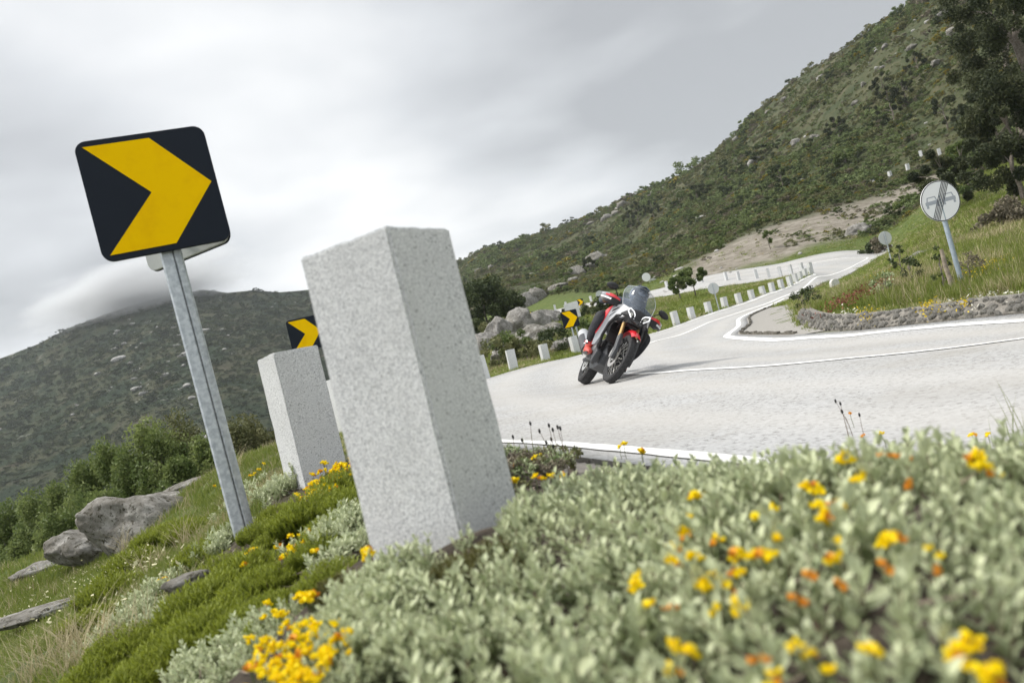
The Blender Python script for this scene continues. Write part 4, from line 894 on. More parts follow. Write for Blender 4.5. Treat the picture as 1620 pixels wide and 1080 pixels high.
# ---- the silvery shrubs of the foreground, each with its own sprigs
def in_fg(x, y):
    d = road_dist(x, y); ins = inside(x, y, ROADP); a1 = (np.abs(x - c1.x) < .17) & (np.abs(y - c1.y) < .17)
    a2 = (np.hypot(x - n1.x + .03, y - n1.y + .1) < .2) & (np.sin(x * 61 + y * 37) > -.2) & (x < n1.x - .02)
    return (~ins) & (d > .30) & ~a1 & ~a2
def foreground():
    rg = np.random.default_rng(21)
    n = 26000; px = rg.uniform(330, 1680, n); py = rg.uniform(640, 1120, n)
    # a field of places a few centimetres apart on the near bank
    pts = []; cell = {}
    X = rg.uniform(-.75, 1.7, n); Y = rg.uniform(.33, 3.4, n)
    def bias(x, y): # where the photograph shows the silvery shrub: right of the big post and along the crest
        return x > -.33 + .18 * (y - .4) - np.clip(y - 1.4, 0, 1) * -.12
    ok = in_fg(X, Y) & (X < .95 * Y + .25) & bias(X, Y) & (Y < 3.3 - .5 * rg.random(n))
    X, Y = X[ok], Y[ok]
    clump = np.sin(X * 19 + 2 * np.sin(Y * 13)) * np.sin(Y * 21 + 1.5 * np.sin(X * 17))
    keep = []; step = .038
    for i in range(len(X)):
        if clump[i] < -.38: continue
        k = (int(X[i] / step), int(Y[i] / step)); bad = False
        for a in (-1, 0, 1):
            for b in (-1, 0, 1):
                for j in cell.get((k[0] + a, k[1] + b), ()):
                    if (X[i] - X[j]) ** 2 + (Y[i] - Y[j]) ** 2 < step * step * .72: bad = True
        if not bad: cell.setdefault(k, []).append(i); keep.append(i)
    X, Y = X[keep], Y[keep]; Z = HN(X, Y)
    seeds = np.array([(.02,.55),(.18,.62),(.36,.55),(.05,.85),(.28,.88),(.5,.78),(.72,.9),(-.1,1.15),(.14,1.2),(.4,1.2),(.68,1.25),(1.0,1.15),(-.05,1.5),(.2,1.55),(.5,1.6),(.05,2.0),(.3,2.05),(.1,2.5),(-.18,.8)])
    words = ['at the bottom edge below the flowers','low in the middle of the foreground','at the bottom right corner','in front of the biggest granite post','among the yellow flowers right of centre','right of the yellow flowers','at the right edge of the foreground','beside the right foot of the biggest granite post','in the middle of the foreground crest','on the crest against the road','near the right end of the crest','at the right end of the crest','directly right of the biggest granite post','behind the crest above the white line','on the road side of the crest','at the road side of the biggest granite post','low on the verge beside the white line','furthest along the verge behind the biggest post','at the bottom edge left of centre']
    own = ((X[:, None] - seeds[:, 0]) ** 2 + (Y[:, None] - seeds[:, 1]) ** 2).argmin(1); roots = []
    for k, (sx, sy) in enumerate(seeds):
        r = empty('silver_shrub', (sx, sy, h1(sx, sy)), 0, 'grey green silvery leaved shrub ' + words[k], 'shrub', 'silvery shrubs of the foreground bank'); roots.append(r)
    for i in range(len(X)):
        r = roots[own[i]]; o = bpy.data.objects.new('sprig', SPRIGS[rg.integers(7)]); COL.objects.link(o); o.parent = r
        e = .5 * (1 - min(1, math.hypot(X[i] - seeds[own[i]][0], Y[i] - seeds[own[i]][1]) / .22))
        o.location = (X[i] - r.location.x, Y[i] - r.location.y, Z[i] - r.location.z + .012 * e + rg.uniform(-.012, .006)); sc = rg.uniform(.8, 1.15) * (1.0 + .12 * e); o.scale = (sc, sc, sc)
        o.rotation_euler = (rg.normal(0, .16), rg.normal(0, .16) + .1, rg.uniform(0, 6.28))
    # withered undergrowth between the sprigs
    n = 9000; x = rg.uniform(-1.6, 1.5, n); y = rg.uniform(.35, 4.2, n); k = in_fg(x, y) & (x < 1.0 * y + .3); x, y = x[k], y[k]; z = HN(x, y)
    c = np.column_stack([x, y, z + rg.uniform(0, .016, len(x))]); a = unit(rg.normal(0, 1, (len(x), 3)) * [1, 1, .45]) * rg.uniform(.006, .022, len(x))[:, None]; b = unit(np.cross(a, rg.normal(0, 1, (len(x), 3)))) * .0022
    n2 = 700; k = rg.integers(0, len(x), n2); c2_ = np.column_stack([x[k], y[k], z[k] + rg.uniform(.005, .06, n2)]); a2_ = unit(rg.normal(0, 1, (n2, 3)) * [1, 1, .5]) * rg.uniform(.025, .06, n2)[:, None]; b2_ = unit(np.cross(a2_, rg.normal(0, 1, (n2, 3)))) * .0016
    tag(link('dead_twigs', quads_mesh('dead_twigs', c2_, a2_, b2_, leaf_mat('dead_twig', (.10, .075, .055), (.34, .28, .22), .9, 0), rg.random(n2))), kind='stuff')
    tag(link('leaf_litter', quads_mesh('leaf_litter', c, a, b, leaf_mat('litter', (.06, .045, .032), (.38, .33, .27), .9, 0), rg.random(len(x)))), kind='stuff')
foreground()

FLP = [(987,702),(1014,713),(856,720),(845,726),(847,753),(871,753),(813,736),(813,761),(1106,784),(1088,822),(1085,842),(1062,863),(1133,855),(1100,882),(1064,889),(1166,878),(1204,878),(1129,908),(1168,908),(1007,915),
 (1337,722),(1361,757),(1278,770),(1537,687),(1563,688),(1546,723),(1554,739),(1394,687),(1218,806),(1319,798),(1295,801),(1301,822),(1236,849),(1322,860),(1415,854),(1472,871),(1221,881),(1323,884),(1114,927),(1153,927),(1132,963),(1171,953),(1026,956),(1090,1033),(1059,1067),(1260,1024),(1228,1070),(1309,1064),(1379,1031),(1519,1033),(1537,1018),(1542,1064),(1576,1062)]
FLO = [(1400,723),(1427,727),(1433,768),(1062,966),(1202,1049),(1262,953),(1286,914),(1085,853),(1365,690),(1345,655),(1480,905),(1330,930),(1405,900)]
MID = [(403,869),(389,878),(390,893),(459,848),(476,847),(484,856),(458,865),(468,869),(450,880),(501,871),(490,842),(442,865),(475,943),(492,943),(486,950),(582,873),(578,880),(417,733),(403,748),(408,742),(395,752),(340,768),(352,771),(262,915),(268,920),(255,918)]
def flowers():
    rg = np.random.default_rng(8)
    def plant(px, py, label, group, heads, hmul=1.0, orange=False, off=.078, spread=.012, sc=1.0):
        p = on_ground(px, py, off * hmul, .3, 40)
        if p is None: return
        r = empty('yellow_flower', (p.x, p.y, p.z), rg.uniform(0, 6.28), label, 'flower', group)
        nearf = min(.9, .36 + .5 * p.y / 1.3); sc = sc * nearf; spread *= nearf
        if p.y < .8: heads = min(heads, 2)
        for k in range(heads):
            hx, hy = (rg.normal(0, spread), rg.normal(0, spread)) if k else (0, 0); hz = off * hmul + rg.uniform(-.012, .004) * (1 if k else 0)
            me = FL[4] if orange else (FL[5] if rg.random() < .2 else FL[rg.integers(4)])
            o = link('flower_head', me, None, r); o.location = (hx, hy, hz); s = rg.uniform(.85, 1.15) * sc; o.scale = (s, s, s); o.rotation_euler = (rg.normal(0, .4), rg.normal(0, .4), rg.uniform(0, 6.28))
            st = link('stem', STEM, None, r); st.location = (hx, hy, hz); st.scale = (1, 1, hz / .075 * 1.05)
    rk = ranks(FLP)
    for k, (a, b) in enumerate(FLP): plant(a, b, f'yellow flower cluster in the silvery foreground shrubs, {nth(rk[k])} of them counted from the left', 'yellow flowers among the silvery shrubs', 1 + (k % 3 > 0) + (k % 5 == 0), 1.05)
    rk = ranks(FLO)
    for k, (a, b) in enumerate(FLO): plant(a, b, f'half opened orange buds among the silvery shrubs, {nth(rk[k])} from the left', 'orange buds among the silvery shrubs', 1, 1.05, True)
    rk = ranks(MID)
    for k, (a, b) in enumerate(MID): plant(a, b, f'yellow flower in the heather left of the biggest post, {nth(rk[k])} from the left', 'yellow flowers in the heather', 2, .9, sc=1.15)
    q = 0
    while q < 46:
        a, b = rg.normal(450, 48), rg.normal(1035, 42)
        if ((a - 455) / 100) ** 2 + ((b - 1030) / 85) ** 2 > 1: continue
        q += 1; plant(a, b, 'yellow flower of the dense patch at the bottom edge left of centre', 'yellow flowers of the dense bottom patch', 2, .95, sc=.95, spread=.02)
    for k in range(30):
        f = rg.random(); plant(486 + f * 66 + rg.normal(0, 7), 783 - f * 58 + rg.normal(0, 9), 'yellow flower of the band at the foot of the second granite post', 'yellow flowers by the second post', 3, 1.0, sc=1.2, spread=.03)
flowers()

# ---- heather clumps: hundreds of upright green needle shoots
def shoots(rg, n, rad, h, wid=.003, dome=.5, lean=.25):
    q = rg.uniform(0, 6.28, n); r = rad * np.sqrt(rg.random(n)); x, y = np.cos(q) * r, np.sin(q) * r; hh = h * (1 - dome * (r / rad) ** 2) * rg.uniform(.7, 1.15, n)
    d = unit(np.column_stack([x / rad * lean + rg.normal(0, .14, n), y / rad * lean + rg.normal(0, .14, n), np.ones(n)])); return np.column_stack([x, y, np.zeros(n)]), d, hh
def heather_mesh(seed, rad, h, n=420):
    rg = np.random.default_rng(seed); base, d, hh = shoots(rg, n, rad, h); Cs, As, Bs, Ts = [], [], [], []
    for lv in range(7):
        f = .3 + .7 * lv / 6; p = base + d * (hh * f)[:, None]; q = rg.uniform(0, 6.28, n); o = np.column_stack([np.cos(q), np.sin(q), np.zeros(n)])
        a = unit(o * .75 + d) * rg.uniform(.007, .012, n)[:, None]; b = unit(np.cross(a, d)) * .0018; Cs.append(p + a * .6); As.append(a); Bs.append(b); Ts.append(np.clip(f * .9 - .1 + rg.normal(0, .13, n), 0, 1))
        Cs.append(p - o * .004 + d * .003); As.append(unit(-o * .75 + d) * .009); Bs.append(unit(np.cross(o, d)) * .0018); Ts.append(Ts[-1])
    for s in (.5,): Cs.append(base + d * (hh * .5)[:, None]); As.append(d * (hh * .5)[:, None]); Bs.append(unit(np.cross(d, rg.normal(0, 1, (n, 3)))) * .0012); Ts.append(np.full(n, .2))
    return quads_mesh('heather', np.vstack(Cs), np.vstack(As), np.vstack(Bs), M_heath, np.concatenate(Ts))
HE = [heather_mesh(500 + k, .11, .085 + .02 * (k % 2), 520) for k in range(3)]
HP = [(545,770,1),(505,815,1.1),(475,822,.9),(440,808,.6),(415,842,.7),(432,850,.6),(350,862,.6),(560,800,.9),(395,905,1.1),(360,935,1.1),(330,965,1.2),(410,930,1),(300,1010,1.1),(345,1000,1.1),(260,1050,1.1),(330,880,1.0),(365,905,.9),(250,855,1.0),(215,895,1.1),(180,945,1.1),(150,985,1.0),(450,905,.8),(505,870,.8),(240,1010,.9),(385,985,.9),(525,915,.8),(440,985,.8),(530,835,.9),(300,850,.9),(280,840,.9),(235,1075,1.1),(200,1030,1.0),(165,1065,1.0),(430,955,.8)]
def heather():
    rk = ranks(HP)
    for k, (a, b, s) in enumerate(HP):
        p = on_ground(a, b, .03, .5, 14)
        if p is None: continue
        o = link('heather_clump', HE[k % 3]); o.location = (p.x, p.y, p.z - .01); sc = s * min(1.9, .55 + p.y * .22); o.scale = (sc, sc, sc * .95); o.rotation_euler = (0, 0, k * 1.9)
        tag(o, f'bright green heather clump left of the biggest post, {nth(rk[k])} from the left' if a < 600 else 'dark green heather tuft among the silvery shrubs by the biggest post', 'heather', 'heather clumps on the bank' if a < 600 else 'heather tufts by the biggest post')
    # a darker brown green species in front of the biggest post
    m2 = leaf_mat('heather_brown', (.045, .05, .012), (.13, .125, .035), .7, .2); HB = HE[0].copy(); HB.materials.clear(); HB.materials.append(m2)
    for k, (a, b, s, w) in enumerate([(735, 905, .75, 'left'), (790, 885, .8, 'right'), (545, 925, .7, 'far left'), (1250, 760, .5, 'far right on the crest')]):
        p = on_ground(a, b, .03, .5, 6)
        if p is None: continue
        o = link('heather_clump', HB); o.location = (p.x, p.y, p.z - .01); o.scale = (s, s, s); o.rotation_euler = (0, 0, k * 2.1); tag(o, 'dark brownish heather clump in front of the biggest post, ' + w, 'heather')
    # silvery sprigs between the heather, further down the slope
    rg = np.random.default_rng(77); q = 0
    for k, (a, b, s, n) in enumerate([(345,870,1.4,60),(300,900,1.3,70),(240,945,1.3,70),(200,990,1.3,60),(330,1050,1.2,50),(520,850,1.2,60),(545,835,1.2,50),(440,775,1.5,50),(560,870,1.1,40),(420,1000,1.0,50),(370,1070,1.0,50),(600,920,1.0,40),(620,960,1.0,60),(590,990,1.0,60),(640,1040,1.0,80),(560,960,.9,40),(380,790,1.5,40),(470,760,1.5,40),(230,1000,1.2,50),(520,1010,.9,30)]):
        p = on_ground(a, b, .03, .5, 14)
        if p is None: continue
        w = ['below the near sign pole','beside the mossy stone','along the green heather band at left','at the lower left slope','at the bottom left of the flower patch','left of the biggest post, upper clump','between the two near granite posts','left of the second granite post','at the left foot of the biggest post','above the dense flower patch','at the bottom edge left of the flower patch','just under the left foot of the biggest post','in front of the biggest post, upper left','in front of the biggest post, left','in front of the biggest post, lower left','left of the biggest post, lower clump','behind the near sign pole','right of the second granite post foot','in the lower left heather','right of the dense flower patch'][k]
        r = empty('silver_shrub', p, 0, 'low silvery grey shrub ' + w, 'shrub', 'low silvery shrubs on the slope')
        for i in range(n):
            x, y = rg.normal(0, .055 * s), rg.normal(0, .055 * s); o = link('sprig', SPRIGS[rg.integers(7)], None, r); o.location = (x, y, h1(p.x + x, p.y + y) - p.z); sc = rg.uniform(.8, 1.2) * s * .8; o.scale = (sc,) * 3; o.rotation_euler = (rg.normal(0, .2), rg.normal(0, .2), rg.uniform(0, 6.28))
heather()

# ---- grass: tufts of blades
def tuft_mesh(name, seed, n, rad, h, w, m, curve=.5, lean=.5):
    rg = np.random.default_rng(seed); q = rg.uniform(0, 6.28, n); r = rad * np.sqrt(rg.random(n)); b = np.column_stack([np.cos(q) * r, np.sin(q) * r, np.full(n, -.02)]); q2 = rg.uniform(0, 6.28, n)
    o = np.column_stack([np.cos(q2), np.sin(q2), np.zeros(n)]); sd = np.column_stack([-np.sin(q2), np.cos(q2), np.zeros(n)]); hh = h * rg.uniform(.5, 1.15, n); ln = lean * rg.uniform(.1, 1, n); V = []
    for f, ww in ((0, 1), (.4, .8), (.75, .5), (1, .06)):
        c = b + np.array([0, 0, 1]) * (hh * (f - .25 * curve * ln * f * f))[:, None] + o * (hh * ln * (f * .4 + curve * f * f))[:, None]; V += [c - sd * w * ww, c + sd * w * ww]
    V = np.stack(V, 1).reshape(-1, 3); k = np.arange(n)[:, None] * 8; F = np.vstack([np.concatenate([k + 2 * j, k + 2 * j + 1, k + 2 * j + 3, k + 2 * j + 2], 1) for j in range(3)])
    return np_mesh(name, V, F, m, True, dict(tint=np.repeat(np.clip(rg.normal(.45, .27, n), 0, 1), 8)))
PROTO = bpy.data.collections
def scatter(name, protos, pts, rot, scl, idx, label=None):
    """one object whose points carry copies of the prototypes"""
    col = bpy.data.collections.new(name + '_sources')
    for k, me in enumerate(protos): o = bpy.data.objects.new(f'{name}_{k:02d}', me); col.objects.link(o)
    me = bpy.data.meshes.new(name); me.vertices.add(len(pts)); me.vertices.foreach_set('co', np.asarray(pts, np.float32).ravel())
    a = me.attributes.new('rot', 'FLOAT_VECTOR', 'POINT'); a.data.foreach_set('vector', np.asarray(rot, np.float32).ravel())
    a = me.attributes.new('scl', 'FLOAT_VECTOR', 'POINT'); a.data.foreach_set('vector', np.asarray(scl, np.float32).ravel())
    a = me.attributes.new('idx', 'INT', 'POINT'); a.data.foreach_set('value', np.asarray(idx, np.int32))
    o = link(name, me); ng = bpy.data.node_groups.new(name, 'GeometryNodeTree'); ng.interface.new_socket('Geometry', in_out='INPUT', socket_type='NodeSocketGeometry'); ng.interface.new_socket('Geometry', in_out='OUTPUT', socket_type='NodeSocketGeometry')
    N, L = ng.nodes, ng.links; gi, go = N.new('NodeGroupInput'), N.new('NodeGroupOutput'); ip = N.new('GeometryNodeInstanceOnPoints'); ci = N.new('GeometryNodeCollectionInfo')
    ci.inputs['Collection'].default_value = col; ci.inputs['Separate Children'].default_value = True; ci.inputs['Reset Children'].default_value = True
    def na(n, t): x = N.new('GeometryNodeInputNamedAttribute'); x.data_type = t; x.inputs['Name'].default_value = n; return x.outputs['Attribute']
    er = N.new('FunctionNodeEulerToRotation'); L.new(na('rot', 'FLOAT_VECTOR'), er.inputs[0])
    mp = N.new('GeometryNodeMeshToPoints'); L.new(gi.outputs[0], mp.inputs['Mesh'])
    L.new(mp.outputs[0], ip.inputs['Points']); L.new(ci.outputs[0], ip.inputs['Instance']); ip.inputs['Pick Instance'].default_value = True
    L.new(na('idx', 'INT'), ip.inputs['Instance Index']); L.new(er.outputs[0], ip.inputs['Rotation']); L.new(na('scl', 'FLOAT_VECTOR'), ip.inputs['Scale']); L.new(ip.outputs[0], go.inputs[0])
    md = o.modifiers.new('scatter', 'NODES'); md.node_group = ng
    return tag(o, kind='stuff')
def fields():
    rg = np.random.default_rng(31)
    gp = [tuft_mesh('g', 600 + k, 26, .10, .16, .0035, M_grass) for k in range(4)] + [tuft_mesh('g', 610 + k, 22, .10, .22, .0025, M_dry, .8, .8) for k in range(2)]
    n = 150000; az = rg.uniform(-.92, .95, n); r = np.exp(rg.uniform(math.log(2.2), math.log(105), n)); x, y = np.sin(az) * r, np.cos(az) * r
    d = road_dist(x, y); ok = ~inside(x, y, ROADP) & (d > .22) & (y > 0)
    apr = np.vstack([[(5.0, 12.5), (5.2, 17), (6.4, 22), (8.6, 30), (10.5, 35)], [(p[0], p[1]) for p in APRON_B[::-1]], [TOE[6], TOE[5], TOE[4]]]); ok &= ~inside(x, y, apr)
    tm = np.sqrt(((np.stack([x, y], 1)[:, None] - toe[None, ::8]) ** 2).sum(-1).min(1)) if False else None
    # the near bank keeps its own plants
    ok &= ~((r < 6) & (x > -1.6) & (x < 2.5)); ok &= ~((x > -3.2) & (x < -.8) & (r < 5) & (rg.random(n) > .25))
    ok &= ~(inside(x, y, BARE) & (rg.random(n) > .12))
    # between the inner line and the foot of the bank nothing grows
    it = np.vstack([IC[:330:10], toe[::-1][:, :2]]); ok &= ~inside(x, y, it)
    ok &= ~((x < -4.5) & (r > 13) & (rg.random(n) > .35))
    hollow = (np.sin(x * .9 + 1.3 * np.sin(y * .6)) * np.sin(y * .8 + x * .3)); ok &= (rg.random(n) < np.where(hollow < -.45, .55, 1.0))
    x, y, r, d, hollow = x[ok], y[ok], r[ok], d[ok], hollow[ok]; z = HN(x, y) - .01; m = len(x)
    s = np.clip(r / 13, .55, 3.4) * rg.uniform(.7, 1.25, m); hs = np.where(d < 1.2, .45, np.where((d < 6) & (r > 19), .55, 1.0)) * np.where((x > 5) & (r < 40), 1.25, .85)
    idx = np.where(rg.random(m) < np.where(hollow > .35, .28, .07), rg.integers(4, 6, m), rg.integers(0, 4, m))
    scatter('grass', gp, np.column_stack([x, y, z]), np.column_stack([rg.normal(0, .12, m), rg.normal(0, .12, m), rg.uniform(0, 6.28, m)]), np.column_stack([s * 1.25, s * 1.25, np.clip(s, .5, 1.9) * hs]), idx)
    # reddish sorrel, white and yellow blossom sprinkled over the island bank
    def speck(name, c1, c2, areas, size, hgt):
        V, A, B, T = [], [], [], []
        for (a, b, sx, sy, rot, cnt) in areas:
            for i in range(cnt):
                u, v = rg.normal(0, 1, 2); px, py = a + u * sx * math.cos(rot) + v * sy * math.sin(rot), b - u * sx * math.sin(rot) + v * sy * math.cos(rot); p = on_ground_fast(px, py, hgt)
                if p is None: continue
                for j in range(3): V.append((p[0] + rg.normal(0, .05), p[1] + rg.normal(0, .05), p[2] + hgt + rg.normal(0, .03))); A.append(rg.normal(0, 1, 3) * size); B.append(rg.normal(0, 1, 3) * size * .8); T.append(rg.random())
        tag(link(name, quads_mesh(name, np.array(V), np.array(A), np.array(B), leaf_mat(name + '_petals', c1, c2, .7, .2), np.array(T))), kind='stuff')
    gx, gy = [], []
    def on_ground_fast(px, py, off):
        p = on_ground_grid(px, py); return None if p is None else (p.x, p.y, p.z)
    speck('sorrel', (.16, .06, .04), (.27, .10, .06), [(1355, 470, 34, 5, math.radians(27), 260), (1400, 448, 14, 4, math.radians(25), 60)], .012, .22)
    speck('white_blossom', (.62, .62, .52), (.72, .70, .60), [(1545, 474, 16, 5, .2, 34), (1340, 496, 8, 4, 0, 16), (1500, 482, 6, 3, 0, 8), (1600, 468, 14, 4, 0, 14)], .010, .15)
    speck('yellow_blossom', (.55, .40, .02), (.70, .52, .03), [(1370, 497, 7, 5, .1, 40), (1468, 487, 8, 5, .1, 45), (1525, 480, 6, 4, 0, 30), (1580, 410, 20, 5, .3, 40), (1390, 432, 12, 3, .3, 22), (1560, 425, 30, 5, .25, 30)], .010, .16)
    speck('pale_blossom', (.60, .58, .34), (.68, .64, .42), [(150, 905, 40, 25, .2, 60), (60, 940, 40, 25, .2, 40), (240, 880, 30, 12, .2, 30)], .006, .13)
def on_ground_grid(px, py): return on_ground(px, py, .15, 2.5, 90)
fields()

# dry seeding grass on the left slope
DRY = [tuft_mesh('dry_grass_tuft', 650 + k, 60, .07, .26, .0016, M_dry, 1.1, .9) for k in range(2)]
DG = [(255, 890), (235, 905), (205, 870), (120, 1020), (90, 1040), (140, 1045), (110, 1060), (60, 1070), (300, 860), (170, 1010), (215, 1020), (370, 745)]; _rk = ranks(DG)
for k, (a, b) in enumerate(DG):
    p = on_ground(a, b, .02, 1, 14)
    if p is None: continue
    o = link('dry_grass_tuft', DRY[k % 2]); o.location = p; s = .8 + .25 * (k % 3); o.scale = (s, s, s); o.rotation_euler = (0, 0, k)
    tag(o, f'tuft of pale dry seeding grass on the left slope, {nth(_rk[k])} from the left', 'dry grass', 'dry grass tufts on the left slope')
# ------------------------------------------------------------------ trees and bushes
def crown_mesh(name, seed, n, rad, hgt, z0, leaf, m, style='round', clumps=26):
    """leaf faces gathered in clumps spread through the crown; rad x hgt above z0"""
    rg = np.random.default_rng(seed); cl = []
    while len(cl) < clumps:
        f = rg.random() ** .8
        if style == 'cone': w = (1 - f) ** .75 * .95 + .08
        elif style == 'plume': w = (1 - f) ** .6 * min(1, .35 + f * 3) + .05
        elif style == 'pine': w = (.55 + .6 * math.sin(math.pi * min(1, f * .8 + .18))) * (1 - max(0, f - .75) * 2.6)
        else: w = math.sqrt(max(0.02, 1 - (2 * f - 1) ** 2))
        q = rg.uniform(0, 6.28); r = rad * w * math.sqrt(rg.uniform(.15, 1)); cl.append((math.cos(q) * r, math.sin(q) * r, z0 + f * hgt, rad * rg.uniform(.16, .34) * {'plume': .7, 'pine': .72}.get(style, 1)))
    cl = np.array(cl); k = rg.integers(0, clumps, n); d = unit(rg.normal(0, 1, (n, 3))); rr = rg.random(n) ** .45
    zs = {'pine': 1.0, 'plume': 1.8, 'cone': .8}.get(style, .85)
    c = cl[k, :3] + d * (cl[k, 3] * rr)[:, None] * [1, 1, zs]
    a = unit(rg.normal(0, 1, (n, 3)) + d * .7 + [0, 0, .5 if style == 'plume' else 0]) * (leaf * rg.uniform(.6, 1.25, n))[:, None]; b = unit(np.cross(a, rg.normal(0, 1, (n, 3)))) * (leaf * (.45 if style != 'pine' else .28) * rg.uniform(.7, 1.2, n))[:, None]
    ct = rg.normal(.42, .2, clumps); t = np.clip(ct[k] + rg.normal(0, .2, n), 0, 1)
    return quads_mesh(name, c, a, b, m, t), cl
def trunk_mesh(name, seed, h, r, cl, m, nl=9, lean=.05):
    rg = random.Random(seed); b = MB(); p = [Vector((0, 0, -.4))]
    for k in range(1, 7): p.append(Vector((rg.gauss(0, lean) * h * .12 * k, rg.gauss(0, lean) * h * .12 * k, h * k / 6)))
    b.tube(p, [r * (1.15 - .16 * k) for k in range(7)], 8)
    for c in rg.sample(list(cl), min(nl, len(cl))):
        f = min(.92, max(.2, (c[2] / h) * .72)); i = min(5, int(f * 6)); s = p[i].lerp(p[i + 1], f * 6 - i); e = Vector(c[:3]); mid = s.lerp(e, .5) + Vector((0, 0, .06 * h * rg.random())); b.tube([s, mid, e], [r * .42, r * .28, r * .1], 5)
    return b.mesh(name, m, smooth=True)
def tree(name, label, cat, loc, h, rad, style, m, n, leaf, seed, z0=.25, r=None, group=None, clumps=26, trunk=None):
    root = empty(name, loc, seed * 1.3 % 6.28, label, cat, group); me, cl = crown_mesh('crown', seed, n, rad, h * (1 - z0), h * z0, leaf, m, style, clumps)
    link('trunk', trunk_mesh('trunk', seed, h * .93, r or h * .022, cl, trunk or M_bark), None, root); link('crown', me, None, root); return root
def ptree(px, py_base, py_top, Y, rad, style, m, n, leaf, seed, label, name='tree', cat='tree', base_z=None, **kw):
    """a tree whose foot and top are read from the photograph"""
    p = P(px, py_base, Y); g = h1(p.x, p.y) if base_z is None else base_z; dx = (py_base - py_top) * math.tan(ROLL); t = P(px - dx, py_top, Y); h = max(.4, t.z - g)
    return tree(name, label, cat, (p.x, p.y, g), h, rad, style, m, n, leaf, seed, **kw)
M_pale = mat('pale_bark', (.36, .34, .30), .9, noise=(10, 5), col2=(.20, .18, .15))
# dark pines at the top right
ptree(1690, 322, -200, 46, 3.6, 'pine', M_pine, 70000, .12, 701, 'tall dark pine filling the top right corner, trunk beside the round sign bush', 'pine_tree', z0=.12, clumps=150)
ptree(1618, 312, 150, 45, 2.6, 'pine', M_pine, 24000, .13, 702, 'dark pine at the right edge standing above the brown thatch bush', 'pine_tree', z0=.10, clumps=60)
ptree(1618, 200, -40, 70, 3.2, 'pine', M_pine, 26000, .15, 703, 'dark pine behind, its crown left of the top right corner', 'pine_tree', z0=.06, clumps=60)
ptree(1500, 320, 240, 56, 2.2, 'pine', M_pine, 15000, .13, 704, 'low dark pine behind the round overtaking sign', 'pine_tree', z0=.05, clumps=20)
ptree(1588, 250, 125, 75, 2.8, 'pine', M_pine, 19000, .16, 705, 'middle dark pine with open crown left of the right edge', 'pine_tree', z0=.05, clumps=44)
ptree(1530, 285, 225, 62, 1.8, 'round', M_birch, 8000, .11, 706, 'light green bush tree between the dark pines', 'tree', z0=.05, clumps=14)
# pines scattered over the slope
for k, (a, b, t, Y, r, lb) in enumerate([(1455, 120, 85, 190, 3.0, 'dark round pine high on the right slope below the white crags'),(1400, 150, 118, 200, 3.0, 'dark pine mid slope left of the round pine'),(1435, 165, 128, 190, 3.2, 'dark pine pair member at mid slope, right one'),(1415, 190, 140, 175, 3.4, 'dark spreading pine above the leftmost tiny posts'),(1500, 205, 155, 140, 3.2, 'dark pine left of the big pines'),(1325, 215, 185, 185, 2.6, 'small pine above the white boulder pair'),(1105, 320, 292, 260, 4.0, 'lone pine on the scrub slope above the bare bank'),(1010, 350, 322, 330, 5.0, 'dark pine under the ridge step'),(1035, 345, 318, 320, 4.2, 'second dark pine under the ridge step'),(1000, 365, 335, 320, 4.4, 'third dark pine under the ridge step, lower one'),
    (1240, 300, 262, 200, 3.0, 'broad dark bush tree on the slope above the bare bank'),(1340, 262, 236, 150, 2.4, 'light green bush tree above the tiny posts'),(935, 430, 408, 230, 3.0, 'small dark tree beside the broad boulder')]):
    p = on_ground(a, b, 0, 60)
    if p is None: continue
    k2 = p.y / Y; h = (b - t) * .97 / FPX * p.y * 1.05
    tree('pine_tree', lb, 'tree', (p.x, p.y, p.z - .3), h * 1.1, r * k2 * .85, 'round' if k in (10, 11) else 'pine', M_birch if k == 11 else (M_bush if k == 10 else M_pine), 4000, .26 * k2, 720 + k, z0=.12, clumps=16)
# dark tree at the outcrop
ptree(779, 545, 448, 72, 3.6, 'round', M_bush, 20000, .14, 740, 'dark green dense tree left of the rock outcrop beside the biggest post', 'tree', z0=.05, clumps=40)
ptree(742, 560, 515, 66, 2.4, 'round', M_bush, 8000, .13, 741, 'green bush at the left foot of the dark dense tree', 'bush', 'bush', z0=.03, clumps=18)
ptree(800, 540, 505, 62, 2.0, 'round', M_olive, 7000, .12, 742, 'olive bush between the dark tree and the outcrop', 'bush', 'bush', z0=.03, clumps=14)
# saplings by the upper road
ptree(1082, 492, 440, 57, .95, 'round', M_birch, 4000, .09, 745, 'left slender sapling of the pair right of the windscreen', 'sapling', 'tree', z0=.38, r=.05, clumps=12)
ptree(1104, 480, 426, 58, 1.05, 'round', M_birch, 4400, .09, 746, 'right slender sapling of the pair right of the windscreen', 'sapling', 'tree', z0=.36, r=.05, clumps=13)
ptree(1218, 392, 365, 88, .8, 'round', M_birch, 700, .16, 747, 'tiny young tree on the bare slope', 'sapling', 'tree', z0=.3, r=.05, clumps=8)
